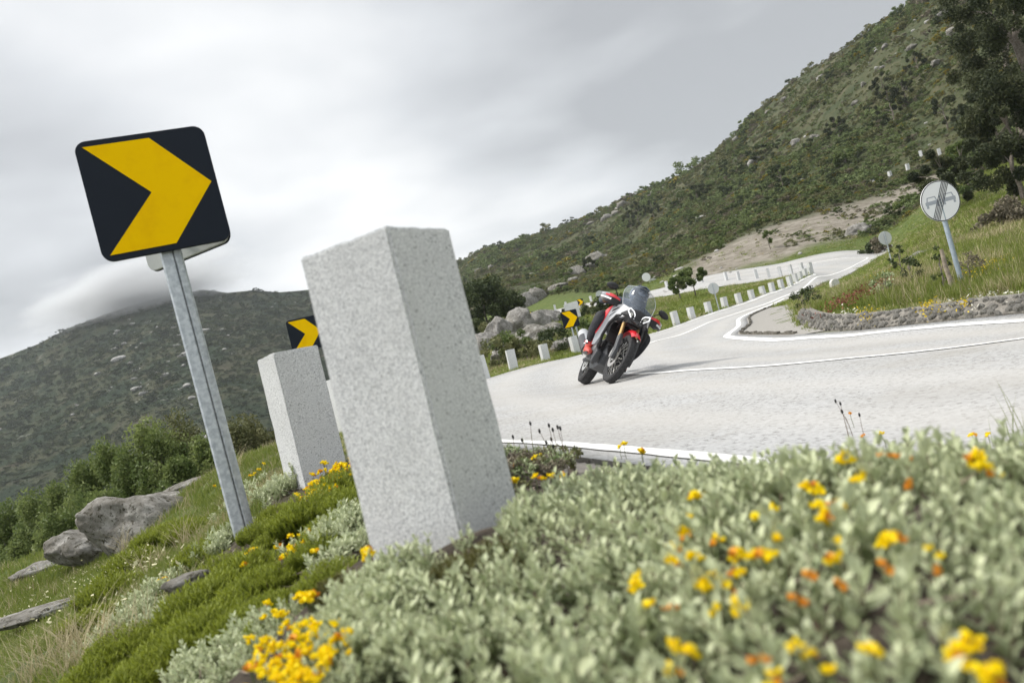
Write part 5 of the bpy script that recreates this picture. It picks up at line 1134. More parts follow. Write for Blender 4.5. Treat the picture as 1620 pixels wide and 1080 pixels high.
# row of light green trees below the left bank
M_feather = leaf_mat('feathery_leaf', (.10, .145, .04), (.27, .32, .11), .6, .35)
row = [(-15,905,825,30,2.0),(30,900,800,29,2.0),(75,890,775,28,2.0),(120,880,760,27,1.9),(160,868,735,26,2.0),(205,850,700,25,2.0),(240,830,690,24,1.7),(272,815,665,24,2.0),(318,790,655,25,2.1),(350,780,690,22,1.5),(385,760,668,26,1.9),(415,745,655,27,1.8),(300,800,720,21,1.3),(180,860,770,22,1.4),(110,885,800,23,1.4),(50,900,830,24,1.3)]
nm = ['leftmost at the frame edge','second from the left edge','third from the left edge','fourth from the left edge','above the brown rock slab','above the left end of the lichen rock','behind the top of the lichen rock, shorter','tall one left of the sign pole','tall one just left of the sign pole','low one directly left of the sign pole','right of the sign pole','at the left side of the second granite post','low one behind the flat rock ledge','low one behind the lichen rock','low one behind the brown slab','low one near the left edge']
for k, (a, b, t, Y, r) in enumerate(row):
    p = P(a, b, Y); t += 20; dx = (b - t) * math.tan(ROLL); tp = P(a - dx, t, Y); g = min(h1(p.x, p.y), p.z - .6)
    tree('birch_tree', 'feathery tree below the left bank, ' + nm[k], 'tree', (p.x, p.y, h1(p.x, p.y)), tp.z - h1(p.x, p.y), r, 'plume', M_feather if k not in (8, 10, 11) else M_olive, 17000, .062, 760 + k, z0=.12, r=.07, clumps=46, group='trees below the left bank', trunk=M_pale)
# brown thatch-like bush and others on the island bank
def bush(px, py, Y, rad, h, m, n, leaf, seed, label, cat='bush', name='bush'):
    p = P(px, py, Y); g = h1(p.x, p.y); root = empty(name, (p.x, p.y, g), 0, label, cat); me, cl = crown_mesh('foliage', seed, n, rad, h, .03, leaf, m, 'round', 16); link('foliage', me, None, root)
    link('stem', trunk_mesh('stem', seed, h * .7, .02, cl, M_bark, 6), None, root)
bush(1592, 368, 32, 1.5, .85, M_brown, 3800, .09, 800, 'big brown withered bush on the grass under the pines')
bush(1382, 352, 70, 1.0, 1.3, M_brown, 1300, .14, 801, 'small brown bush at the foot of the bare slope')
bush(1372, 360, 72, 1.2, .8, M_bush, 1200, .14, 802, 'dark low bush left of the small brown bush')
bush(1430, 440, 17, .22, .75, M_bush, 420, .035, 803, 'thin dark leafy plant left of the wooden stake', 'plant', 'plant')
bush(1447, 462, 14.5, .28, .5, M_bush, 520, .03, 804, 'dark leafy weed in the grass below the thin plant', 'plant', 'plant')
bush(1493, 448, 11.9, .16, .65, M_bush, 420, .022, 805, 'dark weed growing round the wooden stake', 'plant', 'plant')
bush(1405, 466, 14, .3, .4, M_silver, 520, .03, 806, 'pale grey weed on the island bank left of the dark weed', 'plant', 'plant')
bush(1537, 442, 12.4, .22, .4, M_brown, 380, .024, 807, 'brown weed right of the round sign pole', 'plant', 'plant')
bush(1274, 466, 36, .7, .45, M_bush, 700, .06, 808, 'dark green low plant at the upper end of the gravel apron', 'plant', 'plant')
bush(1275, 500, 18, .4, .5, M_bush, 600, .035, 809, 'dark green tuft at the tip of the grass bank', 'plant', 'plant')
for k, (a, b, Y) in enumerate([(835, 568, 30), (815, 560, 31), (880, 555, 32), (790, 575, 30), (925, 545, 36), (960, 505, 55), (940, 505, 60), (985, 490, 62), (910, 510, 58), (1010, 480, 66)]):
    bush(a, b, Y, .9 + .1 * (k % 3), .85 + .2 * (k % 2), (M_olive, M_birch, M_bush)[k % 3], 1600, .07 if Y < 40 else .11, 820 + k, ['green bush behind the first white post','green bush left of the pale dome boulder','green bush below the verge chevron','small bush at the right side of the biggest post','bush right of the verge chevron pole','olive bush left of the rider','bush above the verge chevron','tall bush behind the rider','low bush on the grass above the chevron','bush behind the windscreen'][k])

# low weeds on the verge between the biggest post and the white line, dark seed stalks among them
wl = ['beside the right edge of the biggest post','second right of the biggest post','in front of the white line','fourth right of the biggest post','fifth right of the biggest post','at the right end of the verge weeds','behind the nearest verge weeds','low at the verge edge','under the seed stalks','between the yellow verge flowers','close to the white line at left','at the foot of the biggest post']
for k, (a, b) in enumerate([(806, 768), (825, 764), (845, 752), (868, 758), (885, 746), (905, 742), (835, 742), (858, 735), (880, 728), (815, 748), (812, 732), (805, 790)]):
    p = on_ground(a, b, .02, .8, 6)
    if p is None: continue
    bush(a, b, p.y, .075, .055, (M_brown, M_silver, M_olive)[k % 3], 420, .008, 860 + k, ('brownish','greyish','green')[k % 3] + ' low weed ' + wl[k], 'weed', 'weed')
def seed_stalks(px, py, n, label, seed, h=.17):
    p = on_ground(px, py, .02, .8, 8); rg = random.Random(seed); r = empty('seed_stalk', p, 0, label, 'weed')
    for k in range(n):
        b = MB(); x, y = rg.gauss(0, .035), rg.gauss(0, .03); hh = h * rg.uniform(.6, 1.1); tx = rg.gauss(0, .02); b.tube([(x, y, -.02), (x + tx * .3, y, hh * .5), (x + tx, y, hh)], [.0012, .001, .0008], 4); link('stalk', b.mesh('stalk', M_twig), None, r)
        c = MB(); c.tube([(x + tx, y, hh - .008), (x + tx, y, hh - .002), (x + tx, y, hh + .006), (x + tx, y, hh + .01)], [.001, .0045, .004, .001], 6); link('seed_head', c.mesh('seed_head', M_slit, smooth=True), None, r)
seed_stalks(880, 745, 7, 'thin dark seed stalks standing before the white line right of the biggest post', 1)
seed_stalks(835, 740, 4, 'few dark seed stalks beside the right edge of the biggest post', 2)
seed_stalks(1355, 690, 5, 'brown seed stalks sticking up from the crest of the silvery shrubs', 3, .16)
for k, (a, b, lb) in enumerate([(1618, 700, 'tall thin green grass blades at the right frame edge'), (1585, 705, 'short thin grass blades near the right frame edge'), (845, 730, 'sparse grass blades on the verge before the white line')]):
    p = on_ground(a, b, .02, .6, 8)
    if p is None: continue
    r = link('grass_tuft', tuft_mesh('grass_tuft', 670 + k, 9, .035, (.26, .16, .15)[k], .0022, M_grass, .5, .35)); r.location = p; tag(r, lb, 'grass')
# ---- scrub of the open slopes
M_scrub = leaf_mat('scrub_leaf', (.115, .16, .06), (.27, .32, .13), .75, .15)
def scrub():
    rg = np.random.default_rng(41); protos = []
    for k, (m, st) in enumerate([(M_scrub, 0), (M_scrub, 1), (M_olive, 0), (M_olive, 1), (M_gorse, 0), (M_brown, 0), (M_birch, 1), (M_bush, 2)]):
        me, _ = crown_mesh('b', 900 + k, 700, 1.0, 1.05 + .35 * st, .0, .115, m, 'round', 11); protos.append(me)
    n = 170000; az = rg.uniform(-.62, .98, n); r = np.exp(rg.uniform(math.log(58), math.log(760), n)); x, y = np.sin(az) * r, np.cos(az) * r
    q = np.vstack([OC[560::8], IC[560::8]]); d = np.full(n, 99.0); i = np.where(r < 230)[0]
    for a in range(0, len(i), 20000): j = i[a:a + 20000]; d[j] = np.sqrt(((np.stack([x[j], y[j]], 1)[:, None] - q[None]) ** 2).sum(-1).min(1))
    ok = (d > 8) & ~(inside(x, y, BARE) & (rg.random(n) > np.where(np.sin(x * .31) * np.sin(y * .23 + x * .1) > .3, .45, .06))) & ~((r < 125) & (x > 14) & (rg.random(n) > .0) & (y < 76 + .0 * x))
    hy = HN(x, y); ok &= ~((r < 118) & (hy < 3.0) & (x > -3))
    pat = np.sin(x * .05 + 2 * np.sin(y * .031)) * np.sin(y * .043 + 1.5 * np.sin(x * .037)); p2 = np.sin(x * .11 + y * .07) * np.sin(y * .13 - x * .05)
    ok &= rg.random(n) < np.where(pat < -.4, .45, .95)
    x, y, r, pat, p2, hy = x[ok], y[ok], r[ok], pat[ok], p2[ok], hy[ok]; m = len(x)
    u = rg.random(m); idx = np.where(u < .30, rg.integers(0, 2, m), np.where(u < .62, rg.integers(2, 4, m), np.where(u < .655, 4, np.where(u < .77, 5, np.where(u < .92, 6, 7)))))
    idx = np.where((p2 > .5) & (rg.random(m) < .33), 4, idx)
    idx = np.where((pat > .35) & (rg.random(m) < .5), rg.choice([0, 1, 7], m), idx); idx = np.where((pat < -.15) & (rg.random(m) < .5), rg.choice([2, 3, 5, 6], m), idx)
    s = np.where(pat < -.15, .75, np.where(pat > .35, 1.25, 1.0)) * rg.lognormal(-.75, .5, m) * np.clip(r / 200, .75, 1.9)
    scatter('hillside_scrub', protos, np.column_stack([x, y, hy - .15]), np.column_stack([rg.normal(0, .1, m), rg.normal(0, .1, m), rg.uniform(0, 6.28, m)]), np.column_stack([s * 1.15, s * 1.15, s * rg.uniform(.55, 1.0, m)]), idx)
    # the same on the far hill, with pale blocks of rock
    X, Y, Z, S = hill_xyz[0]; n = 42000; a = rg.integers(8, X.shape[0] - 58, n); b = rg.integers(1, X.shape[1] - 1, n)
    px, py, pz = X[a, b] + rg.uniform(-3, 3, n), Y[a, b] + rg.uniform(-3, 3, n), Z[a, b]; s = rg.lognormal(.15, .4, n) * np.clip(S[a, b] + .35, .5, 1.2)
    u = rg.random(n); idx = np.where(u < .55, rg.integers(0, 2, n), np.where(u < .82, rg.integers(2, 4, n), np.where(u < .95, 5, 7)))
    M_dk = leaf_mat('far_scrub_leaf', (.030, .046, .024), (.075, .095, .05), .8, .1); fp_ = []
    for me in protos[:4] + protos[5:]: q = me.copy(); q.materials.clear(); q.materials.append(M_dk if len(fp_) % 3 else M_bush); fp_.append(q)
    idx = np.minimum(idx, 6)
    scatter('far_hill_scrub', fp_, np.column_stack([px, py, pz - .3]), np.column_stack([np.zeros(n), np.zeros(n), rg.uniform(0, 6.28, n)]), np.column_stack([s * 1.3, s * 1.3, s * .7]), idx)
    rk = [rock_mesh(950 + k, (1.0, .8, .6), 6, 2, .2) for k in range(4)]
    for me in rk: me.materials.append(M_rockp)
    n = 1500; a = rg.integers(20, X.shape[0] - 58, n); b = rg.integers(1, X.shape[1] - 1, n); k = np.sin(X[a, b] * .021 + 1) * np.sin(Y[a, b] * .017 + X[a, b] * .01) + (S[a, b] > .9) * .5 - rg.random(n) * .9 > 0; a, b = a[k], b[k]; n = len(a); s = rg.lognormal(.25, .55, n)
    scatter('far_hill_rocks', rk, np.column_stack([X[a, b], Y[a, b], Z[a, b]]), np.column_stack([np.zeros(n), np.zeros(n), rg.uniform(0, 6.28, n)]), np.column_stack([s * 1.6, s * 1.3, s]), rg.integers(0, 4, n))
    # loose stones of the near hillside, too many to count
    n = 900; az = rg.uniform(-.2, .85, n); r = np.exp(rg.uniform(math.log(70), math.log(600), n)); x, y = np.sin(az) * r, np.cos(az) * r; hy = HN(x, y); ok = (np.sin(x * .031 + 2) * np.sin(y * .027) - rg.random(n) * .7 > -.05) & (hy > 3); x, y, r, hy = x[ok], y[ok], r[ok], hy[ok]; n = len(x); s = rg.lognormal(-1.15, .55, n) * np.clip(r / 150, .6, 2.2)
    scatter('hillside_stones', rk, np.column_stack([x, y, hy]), np.column_stack([np.zeros(n), np.zeros(n), rg.uniform(0, 6.28, n)]), np.column_stack([s * 1.3, s, s * 1.1]), rg.integers(0, 4, n))
M_rockp = rock_mat('pale_granite', (.24, .23, .215), (.38, .37, .355), (.50, .49, .475))
scrub()

# ------------------------------------------------------------------ air
def air(name, me, col, dens, aniso=.2):
    m = bpy.data.materials.new(name); m.use_nodes = True; N, L = m.node_tree.nodes, m.node_tree.links; N.remove(N['Principled BSDF'])
    v = N.new('ShaderNodeVolumePrincipled'); v.inputs['Color'].default_value = (*col, 1); v.inputs['Density'].default_value = dens; v.inputs['Anisotropy'].default_value = aniso
    L.new(v.outputs[0], N['Material Output'].inputs['Volume']); me.materials.append(m); return tag(link(name, me), kind='stuff')
_zmin = min(float(min((v.co.z for v in bpy.data.objects['ground'].data.vertices))), float(hill_xyz[0][2].min())); _zmax = 0
for n_ in ('ground', 'far_hill'): _zmax = max(_zmax, max(v.co.z for v in bpy.data.objects[n_].data.vertices))
print('Z RANGE', _zmin, _zmax)
hb_ = MB().box((0, 0, (_zmin - 1.5 + _zmax + 12) / 2), (3900, 3900, _zmax + 12 - _zmin + 1.5)).mesh('haze'); air('haze', hb_, (.86, .91, .97), .00013)
def low_cloud():
    bm = bmesh.new(); bmesh.ops.create_icosphere(bm, subdivisions=4, radius=1)
    me = bpy.data.meshes.new('low_cloud'); bm.to_mesh(me); bm.free(); p = P(222, 458, 790)
    o = air('low_cloud', me, (.93, .95, .97), .03, .2); o.location = p; o.scale = (150, 60, 42); o.rotation_euler = (0, math.radians(-2), 0)
    nt = me.materials[0].node_tree; N, L = nt.nodes, nt.links; v = [n for n in N if n.type == 'PRINCIPLED_VOLUME'][0]
    tc = N.new('ShaderNodeTexCoord'); ln = N.new('ShaderNodeVectorMath'); ln.operation = 'LENGTH'; nz = N.new('ShaderNodeTexNoise'); nz.inputs['Scale'].default_value = 2.2; nz.inputs['Detail'].default_value = 3
    L.new(tc.outputs['Object'], ln.inputs[0]); L.new(tc.outputs['Object'], nz.inputs['Vector'])
    ad = N.new('ShaderNodeMath'); ad.operation = 'MULTIPLY_ADD'; L.new(nz.outputs['Fac'], ad.inputs[0]); ad.inputs[1].default_value = .9; L.new(ln.outputs['Value'], ad.inputs[2])
    mr = N.new('ShaderNodeMapRange'); mr.interpolation_type = 'SMOOTHSTEP'; mr.inputs['From Min'].default_value = .55; mr.inputs['From Max'].default_value = 1.3; mr.inputs['To Min'].default_value = .09; mr.inputs['To Max'].default_value = 0; L.new(ad.outputs[0], mr.inputs['Value']); L.new(mr.outputs[0], v.inputs['Density'])
low_cloud()
# ------------------------------------------------------------------ motorcycle and rider
M_tyre = mat('tyre_rubber', (.028, .028, .030), .85, spec=.3, noise=(30, 3), col2=(.045, .045, .046))
M_rim = mat('black_rim', (.03, .03, .032), .35, metal=.6)
M_steel = mat('bright_steel', (.62, .61, .58), .3, metal=.9)
M_silver_p = mat('silver_paint', (.27, .28, .30), .3, metal=.2, coat=.5)
M_red = mat('red_paint', (.62, .012, .022), .3, coat=.5)
M_blk = mat('black_plastic', (.018, .018, .020), .45)
M_dgrey = mat('dark_grey_plastic', (.055, .058, .064), .5)
M_gold = mat('gold_fork_tube', (.55, .37, .16), .3, metal=.7)
M_engine = mat('engine_casing', (.075, .078, .082), .4, metal=.5, noise=(12, 3), col2=(.13, .13, .135))
M_glassd = mat('lamp_glass', (.22, .22, .22), .08, metal=.6)
M_jacket = mat('grey_blue_jacket', (.05, .06, .08), .75, noise=(9, 4), col2=(.12, .14, .17), bump=(22, .5, .01))
M_pants = mat('black_trousers', (.012, .013, .017), .7, noise=(10, 4), col2=(.032, .034, .042), bump=(18, .6, .012))
M_boot = mat('red_boot', (.45, .045, .035), .5, noise=(14, 4), col2=(.62, .12, .09))
M_glove = mat('tan_glove', (.26, .18, .11), .7, noise=(30, 4), col2=(.12, .09, .06))
M_helm = mat('grey_blue_helmet', (.16, .20, .27), .25, coat=.6)
M_visor = mat('dark_visor', (.015, .016, .02), .1)
def screen_mat():
    m = bpy.data.materials.new('clear_screen'); m.use_nodes = True; N, L = m.node_tree.nodes, m.node_tree.links; b = N['Principled BSDF']
    b.inputs['Base Color'].default_value = (.22, .26, .32, 1); b.inputs['Roughness'].default_value = .06; b.inputs['Alpha'].default_value = .24; b.inputs['Specular IOR Level'].default_value = .8; return m
def led_mat():
    m = bpy.data.materials.new('running_light'); m.use_nodes = True; b = m.node_tree.nodes['Principled BSDF']; b.inputs['Base Color'].default_value = (.85, .87, .9, 1); b.inputs['Emission Color'].default_value = (1, 1, 1, 1); b.inputs['Emission Strength'].default_value = .3; return m
M_screen, M_led = screen_mat(), led_mat()

LEAN, YAW = math.radians(40), math.radians(-9)
fw = Vector((math.sin(-YAW) * -1, -math.cos(YAW), 0)); fw = Vector((.14, -.99, 0)).normalized(); lf = Vector((-fw.y, fw.x, 0))
upv = Vector((0, 0, 1)) * math.cos(LEAN) + lf * math.sin(LEAN); lfv = lf * math.cos(LEAN) - Vector((0, 0, 1)) * math.sin(LEAN)
def frame(p): return Matrix(((fw.x, lfv.x, upv.x, p.x), (fw.y, lfv.y, upv.y, p.y), (fw.z, lfv.z, upv.z, p.z), (0, 0, 0, 1)))
fp = P(964, 611, 10.4); fp.z = h1(fp.x, fp.y) + .02
bike = empty('motorcycle', (0, 0, 0), 0, 'silver and red adventure motorcycle leaning hard into the bend', 'motorcycle')
def part(mb, name, m, par=None, **kw): return mb.build(name, m, par or bike, **kw)
STEER = Matrix.Translation((-.31, 0, 1.0)) @ Matrix.Rotation(math.radians(5), 4, Vector((-.427, 0, .904))) @ Matrix.Translation((.31, 0, -1.0))
def wheel(x, R, hw, rim_r, xf, name, spokes=32, discs=2):
    z = R; hub = MB(); hub.ring([(.001, -.075), (.045, -.075), (.045, -.05), (.026, -.03), (.026, .03), (.045, .05), (.045, .075), (.001, .075)], (x, 0, z), 'y', 20); w = part(hub, 'wheel', M_engine, smooth=True, xf=xf)
    t = MB(); pr = [(rim_r - .006, -hw * .62)] + [(R - hw * .95 + hw * .95 * math.cos(q) ** .8 if math.cos(q) > 0 else R - hw, hw * math.sin(q)) for q in np.linspace(-1.45, 1.45, 13)] + [(rim_r - .006, hw * .62)]
    t.ring(pr, (x, 0, z), 'y', 56)
    for k in range(44):      # tread blocks stand a little proud
        for s, o in ((-1, .5), (1, 0)):
            q = 2 * math.pi * (k + o) / 44; c = Vector((x + math.cos(q) * (R - hw * .20), s * hw * .52, z + math.sin(q) * (R - hw * .20))); t.box(c, (.012, hw * .62, R * .075), (s * -.0, -q, 0)) if False else t.box(c, (.014, hw * .55, R * .07), (0, -q, 0))
    part(t, 'tyre', M_tyre, w, smooth=True, xf=xf)
    r = MB(); r.ring([(rim_r - .018, -hw * .6), (rim_r + .004, -hw * .66), (rim_r + .004, -hw * .5), (rim_r - .012, -hw * .3), (rim_r - .012, hw * .3), (rim_r + .004, hw * .5), (rim_r + .004, hw * .66), (rim_r - .018, hw * .6), (rim_r - .026, 0)], (x, 0, z), 'y', 48); part(r, 'rim', M_rim, w, smooth=True, xf=xf)
    s_ = MB()
    for k in range(spokes):
        q = 2 * math.pi * k / spokes; sd = 1 if k % 2 else -1; q2 = q + (.42 if (k // 2) % 2 else -.42)
        s_.tube([(x + math.cos(q2) * .042, sd * .06, z + math.sin(q2) * .042), (x + math.cos(q) * (rim_r - .012), sd * hw * .3, z + math.sin(q) * (rim_r - .012))], .0032, 4, caps=False)
    part(s_, 'spokes', M_steel, w, xf=xf)
    for s in ((1, -1) if discs == 2 else (-1,)):
        d = MB(); d.ring([(.10, s * .082), (.155, s * .082), (.155, s * .088), (.10, s * .088)], (x, 0, z), 'y', 36); d.ring([(.03, s * .08), (.06, s * .08), (.06, s * .086), (.03, s * .086)], (x, 0, z), 'y', 20)
        for k in range(5): q = k * 1.2566; d.tube([(x + math.cos(q) * .05, s * .084, z + math.sin(q) * .05), (x + math.cos(q + .3) * .105, s * .084, z + math.sin(q + .3) * .105)], .007, 5)
        part(d, 'brake_disc', M_steel, w, xf=xf)
    return w
wheel(0, .345, .052, .265, STEER, 'front'); wheel(-1.56, .332, .082, .225, None, 'rear', 28, 1)
ax = Vector((-.427, 0, .904))
for s in (-1, 1):
    lo = Vector((.015, s * .108, .36)); o = MB().tube([lo - ax * .05, lo + ax * .30], .031, 12); fl = part(o, 'fork_leg', M_engine, smooth=True, xf=STEER)
    part(MB().tube([lo + ax * .28, lo + ax * .74], .027, 12), 'fork_tube', M_gold, fl, smooth=True, xf=STEER)
    g = MB(); pl = [(.085, .30), (.10, .42), (.0, .66), (-.055, .655), (.0, .44), (.02, .30)]; g.prism([(x + .0, s * .098, z) for x, z in pl], (0, s * .052, 0)); part(g, 'fork_guard', M_dgrey, fl, bevel=.012, xf=STEER)
    c = MB(); c.box((-.085, s * .10, .42), (.055, .05, .12), (0, .4, 0)); c.box((-.035, s * .118, .35), (.07, .04, .07)); part(c, 'brake_caliper', M_steel, fl, bevel=.01, xf=STEER)
# mudguard over the front wheel
fd = MB(); secs = []
for q in np.linspace(math.radians(52), math.radians(158), 13):
    R = .395 + .02 * math.sin((q - .5) * 1.2); w = .075 - .028 * abs((q - 1.35) / 1.15) ** 2; cx, cz = math.cos(q), math.sin(q)
    secs.append([Vector((cx * R + .0, y, .345 + cz * (R + dz))) for y, dz in ((-w, -.04), (-w * .6, .0), (0, .012), (w * .6, .0), (w, -.04), (w * .55, -.012), (0, 0), (-w * .55, -.012))])
fd.loft(secs); part(fd, 'front_mudguard', M_red, smooth=True, xf=STEER)
yk = MB(); yk.box((-.235, 0, .86), (.09, .27, .05), (0, .44, 0)); yk.box((-.315, 0, 1.02), (.09, .26, .045), (0, .44, 0)); yk.tube([(-.22, 0, .83), (-.34, 0, 1.06)], .035, 10); part(yk, 'fork_yoke', M_blk, bevel=.008, xf=STEER)
# engine, frame, radiator
e = MB(); e.box((-.80, 0, .46), (.46, .34, .30)); e.box((-.62, 0, .62), (.26, .26, .30), (0, .5, 0)); e.box((-.98, 0, .50), (.24, .24, .30)); part(e, 'engine', M_engine, bevel=.03)
for s in (-1, 1):
    c = MB(); c.tube([(-.80, s * .14, .44), (-.80, s * .225, .44), (-.80, s * .25, .44)], [.15, .14, .09], 20); c.box((-.60, s * .19, .36), (.20, .08, .18), (0, .5, 0)); part(c, 'engine_cover', M_dgrey, smooth=True, bevel=.012)
    f = MB(); f.tube([(-.34, s * .07, .98), (-.52, s * .16, .62), (-.58, s * .17, .34), (-.78, s * .16, .25), (-1.08, s * .15, .34), (-1.12, s * .13, .80)], .022, 8); f.tube([(-.36, s * .06, .98), (-.75, s * .14, .84), (-1.12, s * .13, .80), (-1.68, s * .12, .90)], .02, 8); part(f, 'frame_tube', M_blk, smooth=True)
    # crash bar follows the front of the side panel
    b = MB(); b.tube([(-.20, s * .16, .93), (-.25, s * .23, .90), (-.33, s * .265, .78), (-.42, s * .265, .60), (-.52, s * .22, .47), (-.60, s * .17, .44)], .021, 8); part(b, 'crash_bar', M_blk, smooth=True)
rd = MB(); rd.box((-.45, 0, .70), (.06, .40, .30), (0, -.25, 0))
for k in range(9): rd.box((-.415, 0, .585 + k * .029), (.012, .38, .006), (0, -.25, 0))
part(rd, 'radiator', M_blk, bevel=.004)
sk = MB(); sk.loft([[Vector((x, y * w, z + dz)) for y, dz in ((-1, .10), (-.7, 0), (.7, 0), (1, .10), (.68, .03), (-.68, .03))] for x, w, z in ((-.46, .12, .40), (-.55, .15, .25), (-.75, .165, .185), (-1.05, .15, .195))]); part(sk, 'skid_plate', M_dgrey)
# silver side panels with their red strip
def shell(poly, yf, th, name, m, par=None, s=1, bevel=.006):
    n = len(poly); V = [Vector((x, s * yf(x, z), z)) for x, z in poly] + [Vector((x, s * (yf(x, z) - th), z)) for x, z in poly]; b = MB()
    cx, cz = sum(p[0] for p in poly) / n, sum(p[1] for p in poly) / n; V += [Vector((cx, s * (yf(cx, cz) + .012), cz)), Vector((cx, s * (yf(cx, cz) - th), cz))]
    F = [(i, (i + 1) % n, 2 * n) for i in range(n)] + [(n + (i + 1) % n, n + i, 2 * n + 1) for i in range(n)] + [(i, n + i, n + (i + 1) % n, (i + 1) % n) for i in range(n)]
    b.add(V, F); return part(b, name, m, par)
yf = lambda x, z: .115 + .13 * min(1, max(0, (-.06 - x) / .26)) ** .8 + .085 * min(1, max(0, (-.30 - x) / .44))
for s in (-1, 1):
    sp2 = shell([(-.07, 1.03), (-.055, .955), (-.16, .90), (-.27, .88), (-.37, .76), (-.45, .60), (-.53, .46), (-.62, .45), (-.66, .62), (-.70, .80), (-.60, 1.0), (-.42, 1.06), (-.24, 1.08)], yf, .03, 'side_panel', M_silver_p, s=s)
    shell([(-.56, 1.025), (-.50, 1.045), (-.60, .70), (-.655, .62), (-.70, .80), (-.64, .985)], lambda x, z: yf(x, z) + .010, .02, 'red_strip', M_red, sp2, s=s)
    for q_ in ((-.30, 1.03, -.44, .96), (-.34, .96, -.46, .86)):
        shell([(q_[0], q_[1]), (q_[0] - .02, q_[1] - .022), (q_[2], q_[3] - .02), (q_[2] - .01, q_[3] + .012)], lambda x, z: yf(x, z) + .004, .012, 'decal', M_blk, sp2, s=s)
    shell([(-.20, .90), (-.27, .875), (-.36, .76), (-.43, .62), (-.40, .64), (-.32, .78), (-.25, .86)], lambda x, z: yf(x, z) + .010, .02, 'black_trim', M_blk, sp2, s=s)
# nose: dark lamp surround, beak, lamps
ns = MB(); ns.loft([[Vector((x, y * w, z)) for y, z in ((-1, z0), (-.85, z1), (0, z1 + .03), (.85, z1), (1, z0), (.55, z0 - .09), (-.55, z0 - .09))] for x, w, z0, z1 in ((-.02, .05, .93, .97), (-.07, .15, .94, 1.03), (-.22, .20, .94, 1.06), (-.36, .18, .95, 1.07))]); part(ns, 'nose', M_blk, smooth=True)
bk_ = MB(); bk_.loft([[Vector((x, y * w, z + dz)) for y, dz in ((-1, -.01), (0, .018), (1, -.01), (.6, -.03), (-.6, -.03))] for x, w, z in ((.14, .02, .845), (.03, .07, .885), (-.12, .10, .92), (-.25, .11, .93))]); part(bk_, 'beak', M_blk, smooth=True)
for s in (-1, 1):
    def hp(u, v): # point on the lamp face: u outward, v up
        return Vector((-.035 - .22 * u, s * (.045 + u), .955 + v + .25 * u))
    o_ = [hp(.0, -.045), (hp(.045, -.05)), hp(.115, .005), hp(.105, .055), hp(.04, .045), hp(.005, .01)]
    h = MB(); h.prism(o_, (-.05, 0, 0)); hl = part(h, 'headlight', M_glassd, bevel=.004)
    r = MB(); q = o_ + [o_[0]]
    c = sum(o_, Vector()) / 6
    for i in range(6):
        a, b2 = q[i], q[i + 1]
        if i == 0: continue
        r.tube([a.lerp(c, .04) + Vector((.008, 0, 0)), b2.lerp(c, .04) + Vector((.008, 0, 0))], .0075, 6)
    part(r, 'light_ring', M_led, hl, smooth=True)
    part(MB().tube([c + Vector((.004, 0, -.012)), c + Vector((.018, 0, -.012))], [.026, .02], 14), 'lens', M_steel, hl, smooth=True)
# screen
sc_ = MB(); rows = 9; cols = 9; V = []; F = []
for i in range(rows):
    f = i / (rows - 1); hwid = (.195 + .05 * math.sin(min(1, f * 1.5) * 1.5)) * (1 - .55 * max(0, f - .72) ** 1.3 / .28 ** .3 * 1.0); 
    for j in range(cols):
        u = j / (cols - 1) * 2 - 1; V.append(Vector((-.10 - .30 * f - .16 * u * u * (1 - .3 * f), u * hwid, 1.03 + .40 * f - .03 * u * u * f)))
for i in range(rows - 1):
    for j in range(cols - 1): F.append((i * cols + j, i * cols + j + 1, (i + 1) * cols + j + 1, (i + 1) * cols + j))
sc_.add(V, F); n0 = len(V); sc_.add([v + Vector((-.006, 0, 0)) for v in V], [tuple(reversed(f)) for f in F]); ws = part(sc_, 'windscreen', M_screen, smooth=True)
ed = MB(); rim_ = [V[i * cols] for i in range(rows)] + [V[(rows - 1) * cols + j] for j in range(1, cols)] + [V[i * cols + cols - 1] for i in range(rows - 2, -1, -1)]; ed.tube(rim_, .004, 5, caps=False); part(ed, 'screen_edge', mat('screen_edge', (.55, .57, .58), .2), ws)
ds = MB(); ds.box((-.34, 0, 1.20), (.03, .20, .13), (0, -.5, 0)); ds.box((-.32, 0, 1.08), (.14, .16, .10)); part(ds, 'dashboard', M_blk, bevel=.01)
br = MB(); br.tube([(-.30, -.09, 1.06), (-.36, -.08, 1.30)], .008, 6); br.tube([(-.30, .09, 1.06), (-.36, .08, 1.30)], .008, 6); br.tube([(-.365, -.09, 1.29), (-.365, .09, 1.29)], .010, 6); part(br, 'screen_bracket', M_dgrey)
# tank, seat, tail
tk = MB(); tk.loft([[Vector((x, math.cos(q) * w, z + math.sin(q) * h)) for q in np.linspace(0, 2 * math.pi, 14, endpoint=False)] for x, w, h, z in ((-.42, .12, .07, 1.0), (-.55, .20, .13, .99), (-.75, .21, .14, .97), (-.92, .14, .10, .93), (-1.02, .10, .06, .90))]); part(tk, 'fuel_tank', M_silver_p, smooth=True)
se = MB(); se.loft([[Vector((x, math.cos(q) * w, z + math.sin(q) * h)) for q in np.linspace(0, 2 * math.pi, 12, endpoint=False)] for x, w, h, z in ((-.92, .10, .05, .88), (-1.05, .15, .05, .87), (-1.3, .15, .05, .88), (-1.34, .15, .06, .92), (-1.7, .12, .045, .94), (-1.78, .08, .03, .95))]); part(se, 'seat', M_blk, smooth=True)
tl = MB(); tl.loft([[Vector((x, y * w, z + dz)) for y, dz in ((-1, .06), (1, .06), (.8, -.04), (-.8, -.04))] for x, w, z in ((-1.05, .13, .80), (-1.4, .13, .84), (-1.85, .07, .92))]); part(tl, 'tail', M_silver_p, bevel=.01)
